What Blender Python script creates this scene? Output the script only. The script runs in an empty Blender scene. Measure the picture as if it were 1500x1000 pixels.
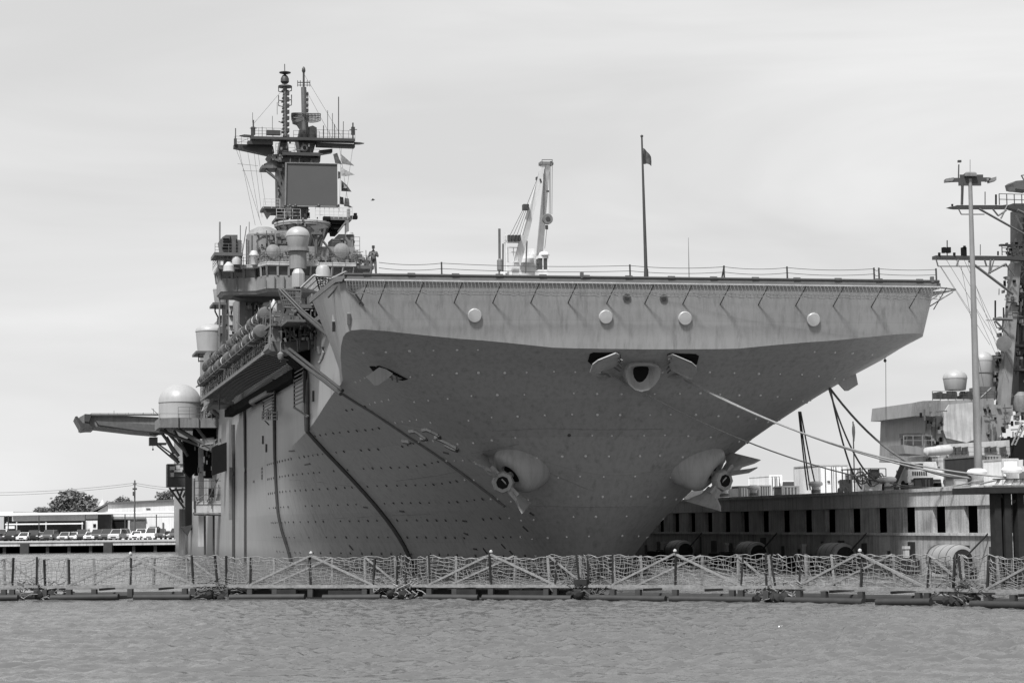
import bpy, math, random
import numpy as np
from math import pi, sin, cos, radians, atan, sqrt
from mathutils import Vector, Matrix
random.seed(7); rng = np.random.default_rng(5)
SC = bpy.context.scene; COL = SC.collection
# ---------------- camera ----------------
FPX, CAMZ, PITCH, ROLL = 3078.0, 3.8, atan(268/3078.0), .0105
cF = Vector((0, cos(PITCH), sin(PITCH))); cU0 = Vector((0, -sin(PITCH), cos(PITCH))); cR0 = Vector((1, 0, 0))
cU = cU0*cos(ROLL)+cR0*sin(ROLL); cR = cR0*cos(ROLL)-cU0*sin(ROLL); cC = Vector((0, 0, CAMZ))
cd = bpy.data.cameras.new('camera'); cam = bpy.data.objects.new('camera', cd); COL.objects.link(cam); SC.camera = cam
cd.sensor_width = 36; cd.sensor_fit = 'HORIZONTAL'; cd.lens = FPX/1500*36; cd.clip_start = .5; cd.clip_end = 6000
mw = Matrix((cR, cU, -cF)).transposed().to_4x4(); mw.translation = cC; cam.matrix_world = mw
SC.render.resolution_x, SC.render.resolution_y = 1024, 682
SC.view_settings.view_transform = 'Standard'; SC.view_settings.look = 'None'; SC.view_settings.exposure = 0.45; SC.view_settings.gamma = 1
# ---------------- sky and sun ----------------
TH = radians(13)
SUN_EL = radians(56); sa = radians(13+53)            # high, off the starboard bow
sun_dir = Vector((-cos(sa)*cos(SUN_EL), -sin(sa)*cos(SUN_EL), sin(SUN_EL)))
W = bpy.data.worlds.new('World'); SC.world = W; W.use_nodes = True
nt = W.node_tree; nt.nodes.clear(); N = nt.nodes.new; L = nt.links.new
wo = N('ShaderNodeOutputWorld'); bg = N('ShaderNodeBackground'); sky = N('ShaderNodeTexSky'); sky.sky_type = 'NISHITA'
sky.sun_disc = False; sky.sun_elevation = SUN_EL; sky.sun_rotation = math.atan2(sun_dir.x, sun_dir.y); sky.dust_density = 3
bw = N('ShaderNodeRGBToBW'); L(sky.outputs[0], bw.inputs[0])
tc = N('ShaderNodeTexCoord'); mp = N('ShaderNodeMapping'); mp.inputs['Scale'].default_value = (1.6, 1.6, 9); mp.inputs['Rotation'].default_value = (0, .12, 0)
nz = N('ShaderNodeTexNoise'); nz.inputs['Scale'].default_value = 1.7; nz.inputs['Detail'].default_value = 5; nz.inputs['Roughness'].default_value = .5; nz.inputs['Distortion'].default_value = .6
L(tc.outputs['Generated'], mp.inputs[0]); L(mp.outputs[0], nz.inputs[0])
cr = N('ShaderNodeMapRange'); cr.inputs[1].default_value = .33; cr.inputs[2].default_value = .67; cr.inputs[3].default_value = 7.35; cr.inputs[4].default_value = 9.2
L(nz.outputs[0], cr.inputs[0])
mx = N('ShaderNodeMix'); mx.data_type = 'FLOAT'; mx.inputs[0].default_value = .9
L(bw.outputs[0], mx.inputs[2]); L(cr.outputs[0], mx.inputs[3]); L(mx.outputs[0], bg.inputs[0]); bg.inputs[1].default_value = .074
L(bg.outputs[0], wo.inputs[0])
sl = bpy.data.lights.new('sun', 'SUN'); sl.energy = 5.0; sl.angle = radians(7); so = bpy.data.objects.new('sun', sl); COL.objects.link(so)
so.rotation_euler = sun_dir.to_track_quat('Z', 'Y').to_euler(); so.location = (0, 0, 200)
# ---------------- pixel helpers (photograph 1500x1000) ----------------
SO = Vector((9.05, 138.6, 0)); ux = Vector((cos(TH), sin(TH), 0)); uy = Vector((-sin(TH), cos(TH), 0))
def ray(x, y): return cF*FPX+cR*(x-750)+cU*(500-y)
def WZ(x, y, z): d = ray(x, y); return cC+d*((z-CAMZ)/d.z)
def WY(x, y, Y): d = ray(x, y); return cC+d*(Y/d.y)
def toloc(P): d = P-SO; return Vector((d.dot(ux), d.dot(uy), d.z))
def toworld(b, a, z): return SO+ux*b+uy*a+Vector((0, 0, z))
def S(x, y, b=None, a=None, z=None):
    d = ray(x, y); d = Vector((d.dot(ux), d.dot(uy), d.z)); c = toloc(cC)
    i, v = (0, b) if b is not None else (1, a) if a is not None else (2, z)
    return c+d*((v-c[i])/d[i])
# ---------------- materials ----------------
MATS = {}
def mat(name, v, rough=.6, var=.12, sc=.6, metal=0, streak=0, bump=0, fine=0, seam=0, spec=.5, alpha=1):
    if name in MATS: return MATS[name]
    m = bpy.data.materials.new(name); m.use_nodes = True; t = m.node_tree; n = t.nodes.new; l = t.links.new
    p = t.nodes['Principled BSDF']; p.inputs['Roughness'].default_value = rough; p.inputs['Metallic'].default_value = metal
    p.inputs['Specular IOR Level'].default_value = spec
    co = n('ShaderNodeTexCoord'); a = n('ShaderNodeTexNoise'); a.inputs['Scale'].default_value = sc; a.inputs['Detail'].default_value = 6; a.inputs['Roughness'].default_value = .6
    l(co.outputs['Object'], a.inputs[0])
    r = n('ShaderNodeMapRange'); r.inputs[1].default_value = .25; r.inputs[2].default_value = .75; r.inputs[3].default_value = v*(1-var); r.inputs[4].default_value = v*(1+var); l(a.outputs[0], r.inputs[0])
    out = r.outputs[0]
    def mul(o, lo, hi, src, f0=.35, f1=.65):
        q = n('ShaderNodeMapRange'); q.inputs[1].default_value = f0; q.inputs[2].default_value = f1; q.inputs[3].default_value = lo; q.inputs[4].default_value = hi; l(src, q.inputs[0])
        k = n('ShaderNodeMath'); k.operation = 'MULTIPLY'; l(o, k.inputs[0]); l(q.outputs[0], k.inputs[1]); return k.outputs[0]
    if streak:
        g = n('ShaderNodeMapping'); g.inputs['Scale'].default_value = (2.2, 2.2, .16); l(co.outputs['Object'], g.inputs[0])
        s = n('ShaderNodeTexNoise'); s.inputs['Scale'].default_value = 1.4; s.inputs['Detail'].default_value = 7; s.inputs['Roughness'].default_value = .65; l(g.outputs[0], s.inputs[0])
        out = mul(out, 1-streak, 1+streak*.35, s.outputs[0], .33, .55)
    if fine:
        s = n('ShaderNodeTexNoise'); s.inputs['Scale'].default_value = 9; s.inputs['Detail'].default_value = 4; l(co.outputs['Object'], s.inputs[0]); out = mul(out, 1-fine, 1+fine, s.outputs[0])
    if seam:   # welded plate seams every few metres
        sx = n('ShaderNodeSeparateXYZ'); l(co.outputs['Object'], sx.inputs[0])
        for ax, per in (('Z', 2.45), ('X', 7.3), ('Y', 9.1)):
            d = n('ShaderNodeMath'); d.operation = 'DIVIDE'; d.inputs[1].default_value = per; l(sx.outputs[ax], d.inputs[0])
            f = n('ShaderNodeMath'); f.operation = 'FRACT'; l(d.outputs[0], f.inputs[0])
            out = mul(out, 1-seam, 1, f.outputs[0], .0, .018 if ax == 'Z' else .008)
            fl = n('ShaderNodeMath'); fl.operation = 'FLOOR'; l(d.outputs[0], fl.inputs[0])
            wn = n('ShaderNodeTexWhiteNoise'); wn.noise_dimensions = '1D'; l(fl.outputs[0], wn.inputs['W'])
            out = mul(out, 1-seam*.4, 1+seam*.3, wn.outputs['Value'], 0, 1)
    if seam:   # sparse run-off stains and a grimy waterline
        g = n('ShaderNodeMapping'); g.inputs['Scale'].default_value = (1.6, 1.6, .07); l(co.outputs['Object'], g.inputs[0])
        s = n('ShaderNodeTexNoise'); s.inputs['Scale'].default_value = 1.1; s.inputs['Detail'].default_value = 5; s.inputs['Roughness'].default_value = .7; l(g.outputs[0], s.inputs[0])
        out = mul(out, 1, .72, s.outputs[0], .56, .70)
        ad = n('ShaderNodeMath'); ad.operation = 'MULTIPLY_ADD'; ad.inputs[1].default_value = 2.2; l(s.outputs[0], ad.inputs[0]); l(sx.outputs['Z'], ad.inputs[2]); out = mul(out, .55, 1, ad.outputs[0], 1.3, 2.9)
    l(out, p.inputs['Base Color'])
    if bump:
        b = n('ShaderNodeBump'); b.inputs['Strength'].default_value = bump; b.inputs['Distance'].default_value = .05
        s2 = n('ShaderNodeTexNoise'); s2.inputs['Scale'].default_value = sc*2.2; s2.inputs['Detail'].default_value = 4; l(co.outputs['Object'], s2.inputs[0])
        l(s2.outputs[0], b.inputs['Height']); l(b.outputs[0], p.inputs['Normal'])
    MATS[name] = m; return m
HULL = mat('hull_paint', .235, .5, .02, .09, streak=.15, bump=.12, seam=.13)
HAZE = mat('ship_paint', .17, .6, .14, .8, streak=.18)
HAZE2 = mat('ship_paint_weathered', .125, .65, .2, .9, streak=.25, fine=.1)
DECKM = mat('deck_coating', .10, .9, .2, 1.2)
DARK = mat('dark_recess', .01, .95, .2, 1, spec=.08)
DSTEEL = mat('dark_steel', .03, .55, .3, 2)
MSTEEL = mat('mid_steel', .072, .55, .25, 2)
MASTM = mat('mast_paint', .08, .6, .25, 1.5, streak=.2)
NETM = mat('net_cord', .13, .9, .2, 6)
WHITE = mat('white_paint', .62, .4, .05, 1.2, streak=.06)
RADOME = mat('radome_paint', .28, .45, .05, .9, streak=.08)
LIGHTG = mat('light_grey_paint', .36, .5, .12, 1.2, streak=.15)
ROPE = mat('rope', .2, .9, .25, 5); ROPED = mat('dark_rope', .09, .9, .3, 5)
RUBBER = mat('black_rubber', .02, .85, .3, 2, spec=.2)
CONC = mat('concrete', .38, .85, .2, .5, streak=.28, fine=.15, bump=.4)
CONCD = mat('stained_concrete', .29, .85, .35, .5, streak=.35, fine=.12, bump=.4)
GLASS = mat('dark_glass', .03, .12, .1, 1, spec=.8)
# ---------------- mesh builder ----------------
class MB:
    def __init__(s): s.v = []; s.f = []
    def add(s, vs, fs):
        o = len(s.v); s.v += [tuple(v) for v in vs]; s.f += [tuple(i+o for i in f) for f in fs]; return s
    def box(s, x0, x1, y0, y1, z0, z1):
        return s.add([(x0,y0,z0),(x1,y0,z0),(x1,y1,z0),(x0,y1,z0),(x0,y0,z1),(x1,y0,z1),(x1,y1,z1),(x0,y1,z1)],
                     [(0,3,2,1),(4,5,6,7),(0,1,5,4),(1,2,6,5),(2,3,7,6),(3,0,4,7)])
    def frame(s, p, q):
        d = (Vector(q)-Vector(p)); L_ = d.length or 1e-6; d /= L_
        u = d.cross(Vector((0,0,1)))
        if u.length < 1e-3: u = Vector((1,0,0))
        u.normalize(); w = u.cross(d); return d, u, w
    def bar(s, p, q, a, b=None):
        b = b or a; d, u, w = s.frame(p, q); p = Vector(p); q = Vector(q); vs = []
        for c in (p, q):
            for i, j in ((-1,-1),(1,-1),(1,1),(-1,1)): vs.append(c+u*(i*a/2)+w*(j*b/2))
        return s.add(vs, [(0,3,2,1),(4,5,6,7),(0,1,5,4),(1,2,6,5),(2,3,7,6),(3,0,4,7)])
    def tube(s, pts, r, n=6, r2=None, caps=True):
        pts = [Vector(p) for p in pts]; m = len(pts); vs = []
        for i, c in enumerate(pts):
            t = pts[min(i+1, m-1)]-pts[max(i-1, 0)]
            _, u, w = s.frame((0,0,0), t); rr = r if r2 is None else r+(r2-r)*i/(m-1)
            for k in range(n): vs.append(c+u*(rr*cos(2*pi*k/n))+w*(rr*sin(2*pi*k/n)))
        fs = [(i*n+k, i*n+(k+1)%n, (i+1)*n+(k+1)%n, (i+1)*n+k) for i in range(m-1) for k in range(n)]
        if caps: fs += [tuple(reversed(range(n))), tuple((m-1)*n+k for k in range(n))]
        return s.add(vs, fs)
    def lathe(s, prof, c=(0,0,0), axis=(0,0,1), n=24):
        c = Vector(c); ax = Vector(axis).normalized(); u = ax.orthogonal().normalized(); w = ax.cross(u); vs = []
        for r, h in prof:
            for k in range(n): vs.append(c+ax*h+u*(r*cos(2*pi*k/n))+w*(r*sin(2*pi*k/n)))
        fs = [(i*n+k, i*n+(k+1)%n, (i+1)*n+(k+1)%n, (i+1)*n+k) for i in range(len(prof)-1) for k in range(n)]
        fs += [tuple(reversed(range(n))), tuple((len(prof)-1)*n+k for k in range(n))]
        return s.add(vs, fs)
    def prism(s, poly, vec):
        n = len(poly); vec = Vector(vec); a = [Vector(p) for p in poly]
        return s.add(a+[p+vec for p in a], [tuple(reversed(range(n))), tuple(range(n, 2*n))]+[(i, (i+1)%n, n+(i+1)%n, n+i) for i in range(n)])
    def loft(s, rings, closed=True, cap=True):
        n = len(rings[0]); vs = [p for r in rings for p in r]
        fs = [(i*n+k, i*n+(k+1)%n, (i+1)*n+(k+1)%n, (i+1)*n+k) for i in range(len(rings)-1) for k in range(n if closed else n-1)]
        if cap: fs += [tuple(reversed(range(n))), tuple((len(rings)-1)*n+k for k in range(n))]
        return s.add(vs, fs)
    def rail(s, pts, h=1.05, r=.03, gap=1.5, rows=3):   # guard rail along a polyline
        for p, q in zip(pts[:-1], pts[1:]):
            p = Vector(p); q = Vector(q); m = max(1, round((q-p).length/gap))
            for i in range(m+1):
                c = p+(q-p)*(i/m); s.bar(c, c+Vector((0,0,h)), r*1.6)
            for k in range(rows):
                dz = Vector((0,0,h*(k+1)/rows)); s.bar(p+dz, q+dz, r*1.3)
        return s
    def build(s, name, m, parent=None, smooth=35, loc=None):
        me = bpy.data.meshes.new(name); me.from_pydata(s.v, [], s.f); me.update()
        ms = m if isinstance(m, (list, tuple)) else [m]
        for x in ms: me.materials.append(x)
        if smooth:
            me.polygons.foreach_set('use_smooth', [True]*len(me.polygons)); me.set_sharp_from_angle(angle=radians(smooth))
        o = bpy.data.objects.new(name, me); COL.objects.link(o)
        if parent: o.parent = parent
        if loc: o.location = loc
        return o
def tag(o, label=None, cat=None, group=None, kind=None):
    if label: o['label'] = label
    if cat: o['category'] = cat
    if group: o['group'] = group
    if kind: o['kind'] = kind
    return o
def thing(name, label, cat, loc=(0,0,0), rotz=0, group=None):
    o = bpy.data.objects.new(name, None); COL.objects.link(o); o.location = loc; o.rotation_euler = (0,0,rotz); return tag(o, label, cat, group)
def dupe(root, loc, rotz=None, label=None, scale=None):
    m = {}
    def cp(o, par):
        c = o.copy(); COL.objects.link(c); c.parent = par
        for ch in o.children: cp(ch, c)
        return c
    r = cp(root, None); r.location = loc
    if rotz is not None: r.rotation_euler = (0,0,rotz)
    if label: r['label'] = label
    if scale: r.scale = (scale,)*3 if not isinstance(scale, tuple) else scale
    return r
def pchip(x, y, xi):
    x = np.array(x, float); y = np.array(y, float); h = np.diff(x); d = np.diff(y)/h; m = np.zeros(len(x))
    for i in range(1, len(x)-1):
        if d[i-1]*d[i] > 0:
            w1 = 2*h[i]+h[i-1]; w2 = h[i]+2*h[i-1]; m[i] = (w1+w2)/(w1/d[i-1]+w2/d[i])
    m[0] = d[0]; m[-1] = d[-1]
    xi = np.clip(xi, x[0], x[-1]); k = np.clip(np.searchsorted(x, xi)-1, 0, len(h)-1); t = (xi-x[k])/h[k]
    return (2*t**3-3*t**2+1)*y[k]+(t**3-2*t**2+t)*h[k]*m[k]+(-2*t**3+3*t**2)*y[k+1]+(t**3-t**2)*h[k]*m[k+1]

# ================= water =================
def water():
    def patch(X0, X1, Y0, Y1, dx, dy, grow, lmin, lmax, n_, amp0, fade0, fade1):
        ys = [Y0]
        while ys[-1] < Y1: ys.append(ys[-1]+dy*max(1, ys[-1]/grow)**1.3)
        ys[-1] = Y1; ys = np.array(ys); xs = np.linspace(X0, X1, int((X1-X0)/dx)+1); X, Y = np.meshgrid(xs, ys); Z = np.zeros_like(X); sp = np.maximum(dy*np.maximum(1, Y/grow)**1.3, dx)
        wx = X+.35*np.sin(.9*Y+.5*X)+.2*np.sin(1.7*X-1.1*Y); wy = Y+.3*np.sin(.8*X-.4*Y)+.25*np.sin(2.1*Y+.9*X)
        for i in range(n_):
            lam = lmin*(lmax/lmin)**rng.random(); ang = radians(80)+rng.normal()*.75; k = 2*pi/lam; ph = rng.random()*2*pi
            wv = np.sin(k*(wx*cos(ang)+wy*sin(ang))+ph); fade = np.clip(lam/sp/2.2-.6, 0, 1); env = .55+.45*np.sin(X*rng.uniform(.1,.5)+Y*rng.uniform(.1,.5)+ph*3)
            Z += fade*env*amp0*lam**.9*((.5-np.abs(wv))*1.3 if i % 2 == 0 else wv)
        Z *= .8+.35*np.sin(.05*X+.9*np.sin(.03*Y))*np.sin(.09*Y+1.3*np.sin(.04*X+1))
        Z *= np.clip(np.minimum(X-X0, X1-X)/2, 0, 1)*np.clip((Y-Y0)/fade0, 0, 1)*np.clip((Y1-Y)/fade1, 0, 1)
        ny, nx = Z.shape; idx = np.arange(nx*ny).reshape(ny, nx)
        return np.stack([X.ravel(), Y.ravel(), Z.ravel()], 1), np.stack([idx[:-1,:-1], idx[:-1,1:], idx[1:,1:], idx[1:,:-1]], -1).reshape(-1, 4)
    v1, f1 = patch(-34, 34, 42, 112, .13, .075, 75, .35, 2.0, 140, .0128, 4, 3)
    v2, f2 = patch(-78, 78, 112, 330, .4, .2, 112, .8, 5, 60, .008, 4, 20)
    B = 3000.; ring = []; rf = []; o = len(v1)+len(v2)
    for X0, X1, Y0, Y1 in ((-B,B,-B,42),(-B,-34,42,112),(34,B,42,112),(-B,-78,112,330),(78,B,112,330),(-B,B,330,B)):
        k = o+len(ring); ring += [(X0,Y0,0),(X1,Y0,0),(X1,Y1,0),(X0,Y1,0)]; rf.append((k,k+1,k+2,k+3))
    me = bpy.data.meshes.new('water'); me.from_pydata(np.concatenate([v1, v2]).tolist()+ring, [], f1.tolist()+(f2+len(v1)).tolist()+rf)
    me.polygons.foreach_set('use_smooth', [True]*len(me.polygons))
    w = bpy.data.materials.new('water'); w.use_nodes = True; t = w.node_tree; n = t.nodes.new; l = t.links.new; p = t.nodes['Principled BSDF']
    p.inputs['Base Color'].default_value = (.085,.085,.085,1); p.inputs['Roughness'].default_value = .14; p.inputs['IOR'].default_value = 1.33; p.inputs['Specular IOR Level'].default_value = .5
    co = n('ShaderNodeTexCoord'); last = None
    for scl, st, dist, stretch in ((3.6, .6, .045, (1,1.3,1)), (9, .7, .022, (1,1,1))):
        g = n('ShaderNodeMapping'); g.inputs['Scale'].default_value = stretch; l(co.outputs['Object'], g.inputs[0])
        z = n('ShaderNodeTexNoise'); z.inputs['Scale'].default_value = scl; z.inputs['Detail'].default_value = 3; z.inputs['Distortion'].default_value = .4; l(g.outputs[0], z.inputs[0])
        b = n('ShaderNodeBump'); b.inputs['Strength'].default_value = st; b.inputs['Distance'].default_value = dist; l(z.outputs[0], b.inputs['Height'])
        if last: l(last, b.inputs['Normal'])
        last = b.outputs[0]
    l(last, p.inputs['Normal']); me.materials.append(w)
    o = bpy.data.objects.new('water', me); COL.objects.link(o); tag(o, kind='structure'); o['label'] = 'choppy grey harbour water'
water()
# ================= warship: hull =================
ship = thing('warship', 'huge grey amphibious assault ship moored bow on with its flared bow and island superstructure', 'warship', SO, TH)
ZB = -1.5; NW = 18
kx = [0, 6, 10.6, 12.3, 15, 18.3]; kz = [15.3, 15.35, 15.8, 15.9, 16.15, 16.5]
cols = []   # (T, U, bottom) for the starboard half, b positive here
for i in range(13):
    q = i/12; b = 18.9*q; cols.append(((b, .6, float(np.interp(b, kx, kz))), q))
for T in ((19.6,.85,16.45),(19.85,1.5,16.35),(19.85,3.0,16.2),(19.7,5,15.8),(19.4,7.5,15.2),(19.0,10,14.95),(18.55,13,14.6),(18.05,16,14.25)): cols.append((T, None))
aft = [18,20,22.5,25,28,31,34.5,38,42,46,50,54,58,62,67,73,80,88,95,105,120,140,165,190,205,220,235,250]
wT = ([18,22,38,62,95,190,220,250], [17.7,17.45,17.6,17.55,16.95,16.95,16.3,13.5], [14.05,13.7,11.65,10.3,10.3,10.3,10.3,10.3])
zl = {18: ([-1.5,0,1.6,3.5,5.2,8,10.2,12,13.5],[2.4,3.0,3.7,4.7,6.1,9.7,12.8,15.6,17.9]), 38: ([-1.5,0,1.6,3.5,5.2,8,10.2,11.65],[8.2,8.8,9.4,10.5,11.8,14.3,16.4,17.7]),
      62: ([-1.5,0,1.6,3.5,5.2,8,10.3],[15.6,15.9,16.3,16.9,17.25,17.45,17.55])}
def sec(a):    # lower section column at station a >= 18
    bT = float(pchip(wT[0], wT[1], a)); zT = float(pchip(wT[0], wT[2], a)); out = []
    for j in range(NW+1):
        w = j/NW; z = ZB+(zT-ZB)*w; bs = []
        for k in (18, 38, 62):
            zz = ZB+(zl[k][0][-1]-ZB)*w; bs.append(float(pchip(zl[k][0], zl[k][1], zz)))
        bs += [bT]*1; bb = float(pchip([18,38,62,95], bs[:3]+[16.95], a)) if a <= 95 else bT
        if a > 95: bb = bT
        out.append((bb, a, z))
    return out
def fcol(T, q):
    if q is not None: ab, bb, e = 15.2+2.8*q*q, 2.4*q, .78-.06*q*q
    else: ab, bb, e = 18, 2.4, .72+.28*(T[1]-.6)/17.4
    out = []
    for j in range(NW+1):
        w = j/NW; g = w**1.5
        a = T[1]+(ab-T[1])*((1-w)**e); out.append((bb+(T[0]-bb)*g, a, ZB+(T[2]-ZB)*w))
    return out
LOW = [fcol(T, q) for T, q in cols]+[sec(a) for a in aft]
A_ = np.array(LOW)      # fair the lower bow: smooth across the columns, starboard and port together
n0 = A_.shape[0]; full_ = np.concatenate([A_[::-1]*np.array([-1,1,1]), A_[1:]]); lim = len(cols)+6; mid_ = n0-1
for it in range(26):
    sm = .5*full_[1:-1]+.25*(full_[:-2]+full_[2:])
    for j in range(NW+1):
        f_ = min(1, max(0, (.96-j/NW)/.3))
        for i in range(mid_-lim, mid_+lim+1):
            e_ = min(1, (lim-abs(i-mid_))/5); full_[i,j] = full_[i,j]*(1-f_*e_)+sm[i-1,j]*f_*e_
LOW = [[tuple(p) for p in c] for c in full_[mid_:].tolist()]; LOW[0] = [(0,p[1],p[2]) for p in LOW[0]]
def upper(T):
    b, a, z = T
    if a <= .61: tops = (b, -.12, 19.55)
    elif a < 14: tops = ({19.6:19.9,19.85:20.4 if a < 2 else 20.6}.get(b, 20.6), max(0, (a-.85)*1.1 if a < 5.6 else a), 19.55)
    elif a < 18: tops = (19.2, a, 19.55)
    else: tops = (b+.05, a, 19.55)
    return [tuple(T[i]+(tops[i]-T[i])*k/3 for i in range(3)) for k in (1, 2, 3)]
FULL = [c+upper(c[-1]) for c in LOW]
def skew(b, a): return a-.04*b*max(0, 1-a/18)
G = []   # all columns, signed b: starboard aft -> port aft
for c in reversed(FULL[1:]): G.append([(-b, skew(-b, a), z) for b, a, z in c])
for c in FULL: G.append([(b, skew(b, a), z) for b, a, z in c])
GA = np.array(G); NC, NR = GA.shape[:2]; MID = len(FULL)-1
hm = MB(); idx = np.arange(NC*NR).reshape(NC, NR)
hm.add(GA.reshape(-1, 3).tolist(), np.stack([idx[:-1,:-1], idx[1:,:-1], idx[1:,1:], idx[:-1,1:]], -1).reshape(-1, 4).tolist())
hm.add([G[0][j] for j in range(NR)]+[G[-1][j] for j in range(NR)], [(j, j+1, NR+j+1, NR+j) for j in range(NR-1)])
hull = hm.build('hull', HULL, ship, smooth=22)
def hp(u, w):     # u: column index (MID = stem), w: 0..1 below the knuckle
    r = w*NW; j = int(min(max(r, 0), NW-1)); fr = r-j; i = int(min(max(u, 0), NC-2)); fu = u-i
    p = (GA[i,j]*(1-fr)+GA[i,j+1]*fr)*(1-fu)+(GA[i+1,j]*(1-fr)+GA[i+1,j+1]*fr)*fu; return Vector(p)
def hn(u, w):
    du = hp(min(u+.3, NC-1.01), w)-hp(max(u-.3, 0), w); dw = hp(u, min(w+.03, 1))-hp(u, max(w-.03, 0)); return du.cross(dw).normalized()
# studs
stl = MB(); std = MB()
for side in (0, 1):
    for zt in np.arange(1.5, 15.3, 1.38):
        u0, u1 = (0, MID) if side == 0 else (MID, NC-1); us = np.linspace(u0+.01, u1-.01, 600); last = None; acc = 0
        for u in us:
            zT = hp(u, 1).z; w = (zt-ZB)/(zT-ZB)
            if w > .97: last = None; continue
            p = hp(u, w)
            if p.y > 72: last = None; continue
            if last is not None: acc += (p-last).length
            last = p
            if acc > 1.6:
                acc = random.uniform(-.25,.25); n = hn(u, w); 
                if random.random() < .12: continue
                t = stl if (p.y < 17.6 and random.random() < .97) else std; r = random.uniform(.05,.095) if t is stl else random.uniform(.07,.12)  # pale and dark stud colours stand in for lit and shadowed studs
                t.lathe([(r*1.1, -.03), (r*1.1, .04), (r*.6, .07)], p+n*0, n, 7)
stl.build('hull_stud', mat('stud_lit', .5, .4, .05, 3), ship, 0); std.build('hull_stud', DSTEEL, ship, 0)
def onhull(x, y):  # a point of the photograph carried to the lower hull surface by marching
    c = toloc(cC); d = ray(x, y); d = Vector((d.dot(ux), d.dot(uy), d.z)).normalized(); return hull_bvh.ray_cast(c, d)
from mathutils.bvhtree import BVHTree
hull_bvh = BVHTree.FromPolygons([tuple(v) for v in hm.v], hm.f)
# transverse conduits that follow the hull sections
def section_pts(a, side=-1, off=.1):
    c = sec(a) if a >= 18 else None; pts = []
    for j, (b, aa, z) in enumerate(c): pts.append(Vector((side*(b+off), aa, z)))
    return pts
for a, r, top in ((18, .14, 0), (38, .2, 17.5), (62, .17, 17.5), (95, .17, 17.5), (108, .22, 15.5)):
    pts = section_pts(a)
    if a == 18:
        pts = []
        for x, y in ((500,575),(520,588),(545,603),(572,621),(600,640),(625,656),(650,673),(675,691),(700,710),(720,725),(740,741)):
            h_ = onhull(x, y)[0]; pts.append(h_+(toloc(cC)-h_).normalized()*.1)
    if top: pts += [Vector((pts[-1].x-.02, a, pts[-1].z+1)), Vector((pts[-1].x-.12, a, top))]
    MB().tube(pts, r, 8).build('conduit', DSTEEL if a > 20 else MSTEEL, ship)
# stains and scuffs: short dark gouges near the waterline
g = MB()
for x, y, l_, an in ((687,852,0,0),(766,770,9,50),(708,802,10,60),(735,796,7,60),(747,806,6,60),(533,742,4,0),(512,798,7,60),(447,680,6,-20),(678,762,4,0),(680,780,4,20),(650,662,5,10),(776,750,5,40),(424,660,6,-10),(586,748,4,0),(694,803,3,0)):
    a_ = onhull(x, y)[0]; b_ = onhull(x+l_*cos(radians(an))+2, y+l_*sin(radians(an))+.6)[0]
    if a_ and b_: g.tube([a_, (a_+b_)/2, b_], .09, 5)
g.build('scrape_mark', DSTEEL, ship)
# faint weld beads
g = MB()
for L_ in (((720,631),(800,627),(880,629),(985,628)), ((560,615),(640,630)), ((580,704),(640,696),(672,690)), ((400,700),(470,706),(545,716)),((470,760),(560,755),(640,752)),((760,740),(860,742),(960,741)), ((690,664),(770,648)), ((800,690),(870,720))):
    pts = []
    for p, q in zip(L_[:-1], L_[1:]):
        for k in range(8):
            h = onhull(p[0]+(q[0]-p[0])*k/8, p[1]+(q[1]-p[1])*k/8)[0]
            if h: pts.append(h)
    if len(pts) > 2: g.tube(pts, .03, 4)
g.build('weld_seam', HAZE, ship)
# hull number on the flare
def num3(cx, cz, s, acen):
    g = MB(); arc = []
    for t in np.linspace(-150, 90, 14): arc.append((-.5*cos(radians(t+0))*0+.42*cos(radians(t)) , .5+.42*-sin(radians(t))*-1))
    return g
def glyph(path_px, wd, mat_, name):
    # stroke given as photograph points lying on the hull
    pts = [onhull(*p)[0] for p in path_px]; g = MB()
    for p, q in zip(pts[:-1], pts[1:]):
        if p and q: g.tube([p, q], wd, 5)
    return g.build(name, mat_, ship, 0)
for off, mt, wd in (((1.2, 1.6), DSTEEL, .16), ((0, 0), LIGHTG, .15)):
    ox, oy = off
    glyph([(619+ox,629+oy),(625+ox,627.5+oy),(633+ox,631+oy),(642+ox,636+oy),(643+ox,639+oy),(638+ox,640+oy),(644+ox,642+oy),(656+ox,648+oy),(669+ox,655+oy),(668+ox,658+oy),(662+ox,656+oy),(652+ox,651+oy)], wd, mt, 'hull_number')
    glyph([(600+ox,631+oy),(608+ox,630+oy),(618+ox,637+oy),(624+ox,641+oy),(617+ox,642+oy)], wd, mt, 'hull_number')
    glyph([(590+ox,645+oy),(600+ox,646+oy)], wd, mt, 'hull_number')
# ---- front discs, portholes on the bow panel ----
def panel_pt(x, y): return onhull(x, y)
for x, y in ((695,462),(887,464),(1003,466),(1191,468)):
    p, n, _, _ = onhull(x, y); n = n if n.y < 0 else -n
    MB().lathe([(.46,-.1),(.46,.13),(.42,.17)], p, n, 28).build('vent_cover', mat('vent_paint', .38, .4, .05, 2), ship)
for x, y in ((918,436),(972,437)):
    p, n, _, _ = onhull(x, y); n = n if n.y < 0 else -n
    o = MB().lathe([(.27,-.1),(.27,.06),(.2,.06)], p, n, 20).build('porthole', MSTEEL, ship)
    MB().lathe([(.17,.0),(.17,.075)], p, n, 16).build('porthole_glass', GLASS, o)
for x, y0, y1 in ((511,458,474),(489,466,481)):
    p = onhull(x, y0)[0]; q = onhull(x, y1)[0]
    if p and q: MB().bar(p, q, .22, .5).build('fairing', HAZE2, ship)
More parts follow.
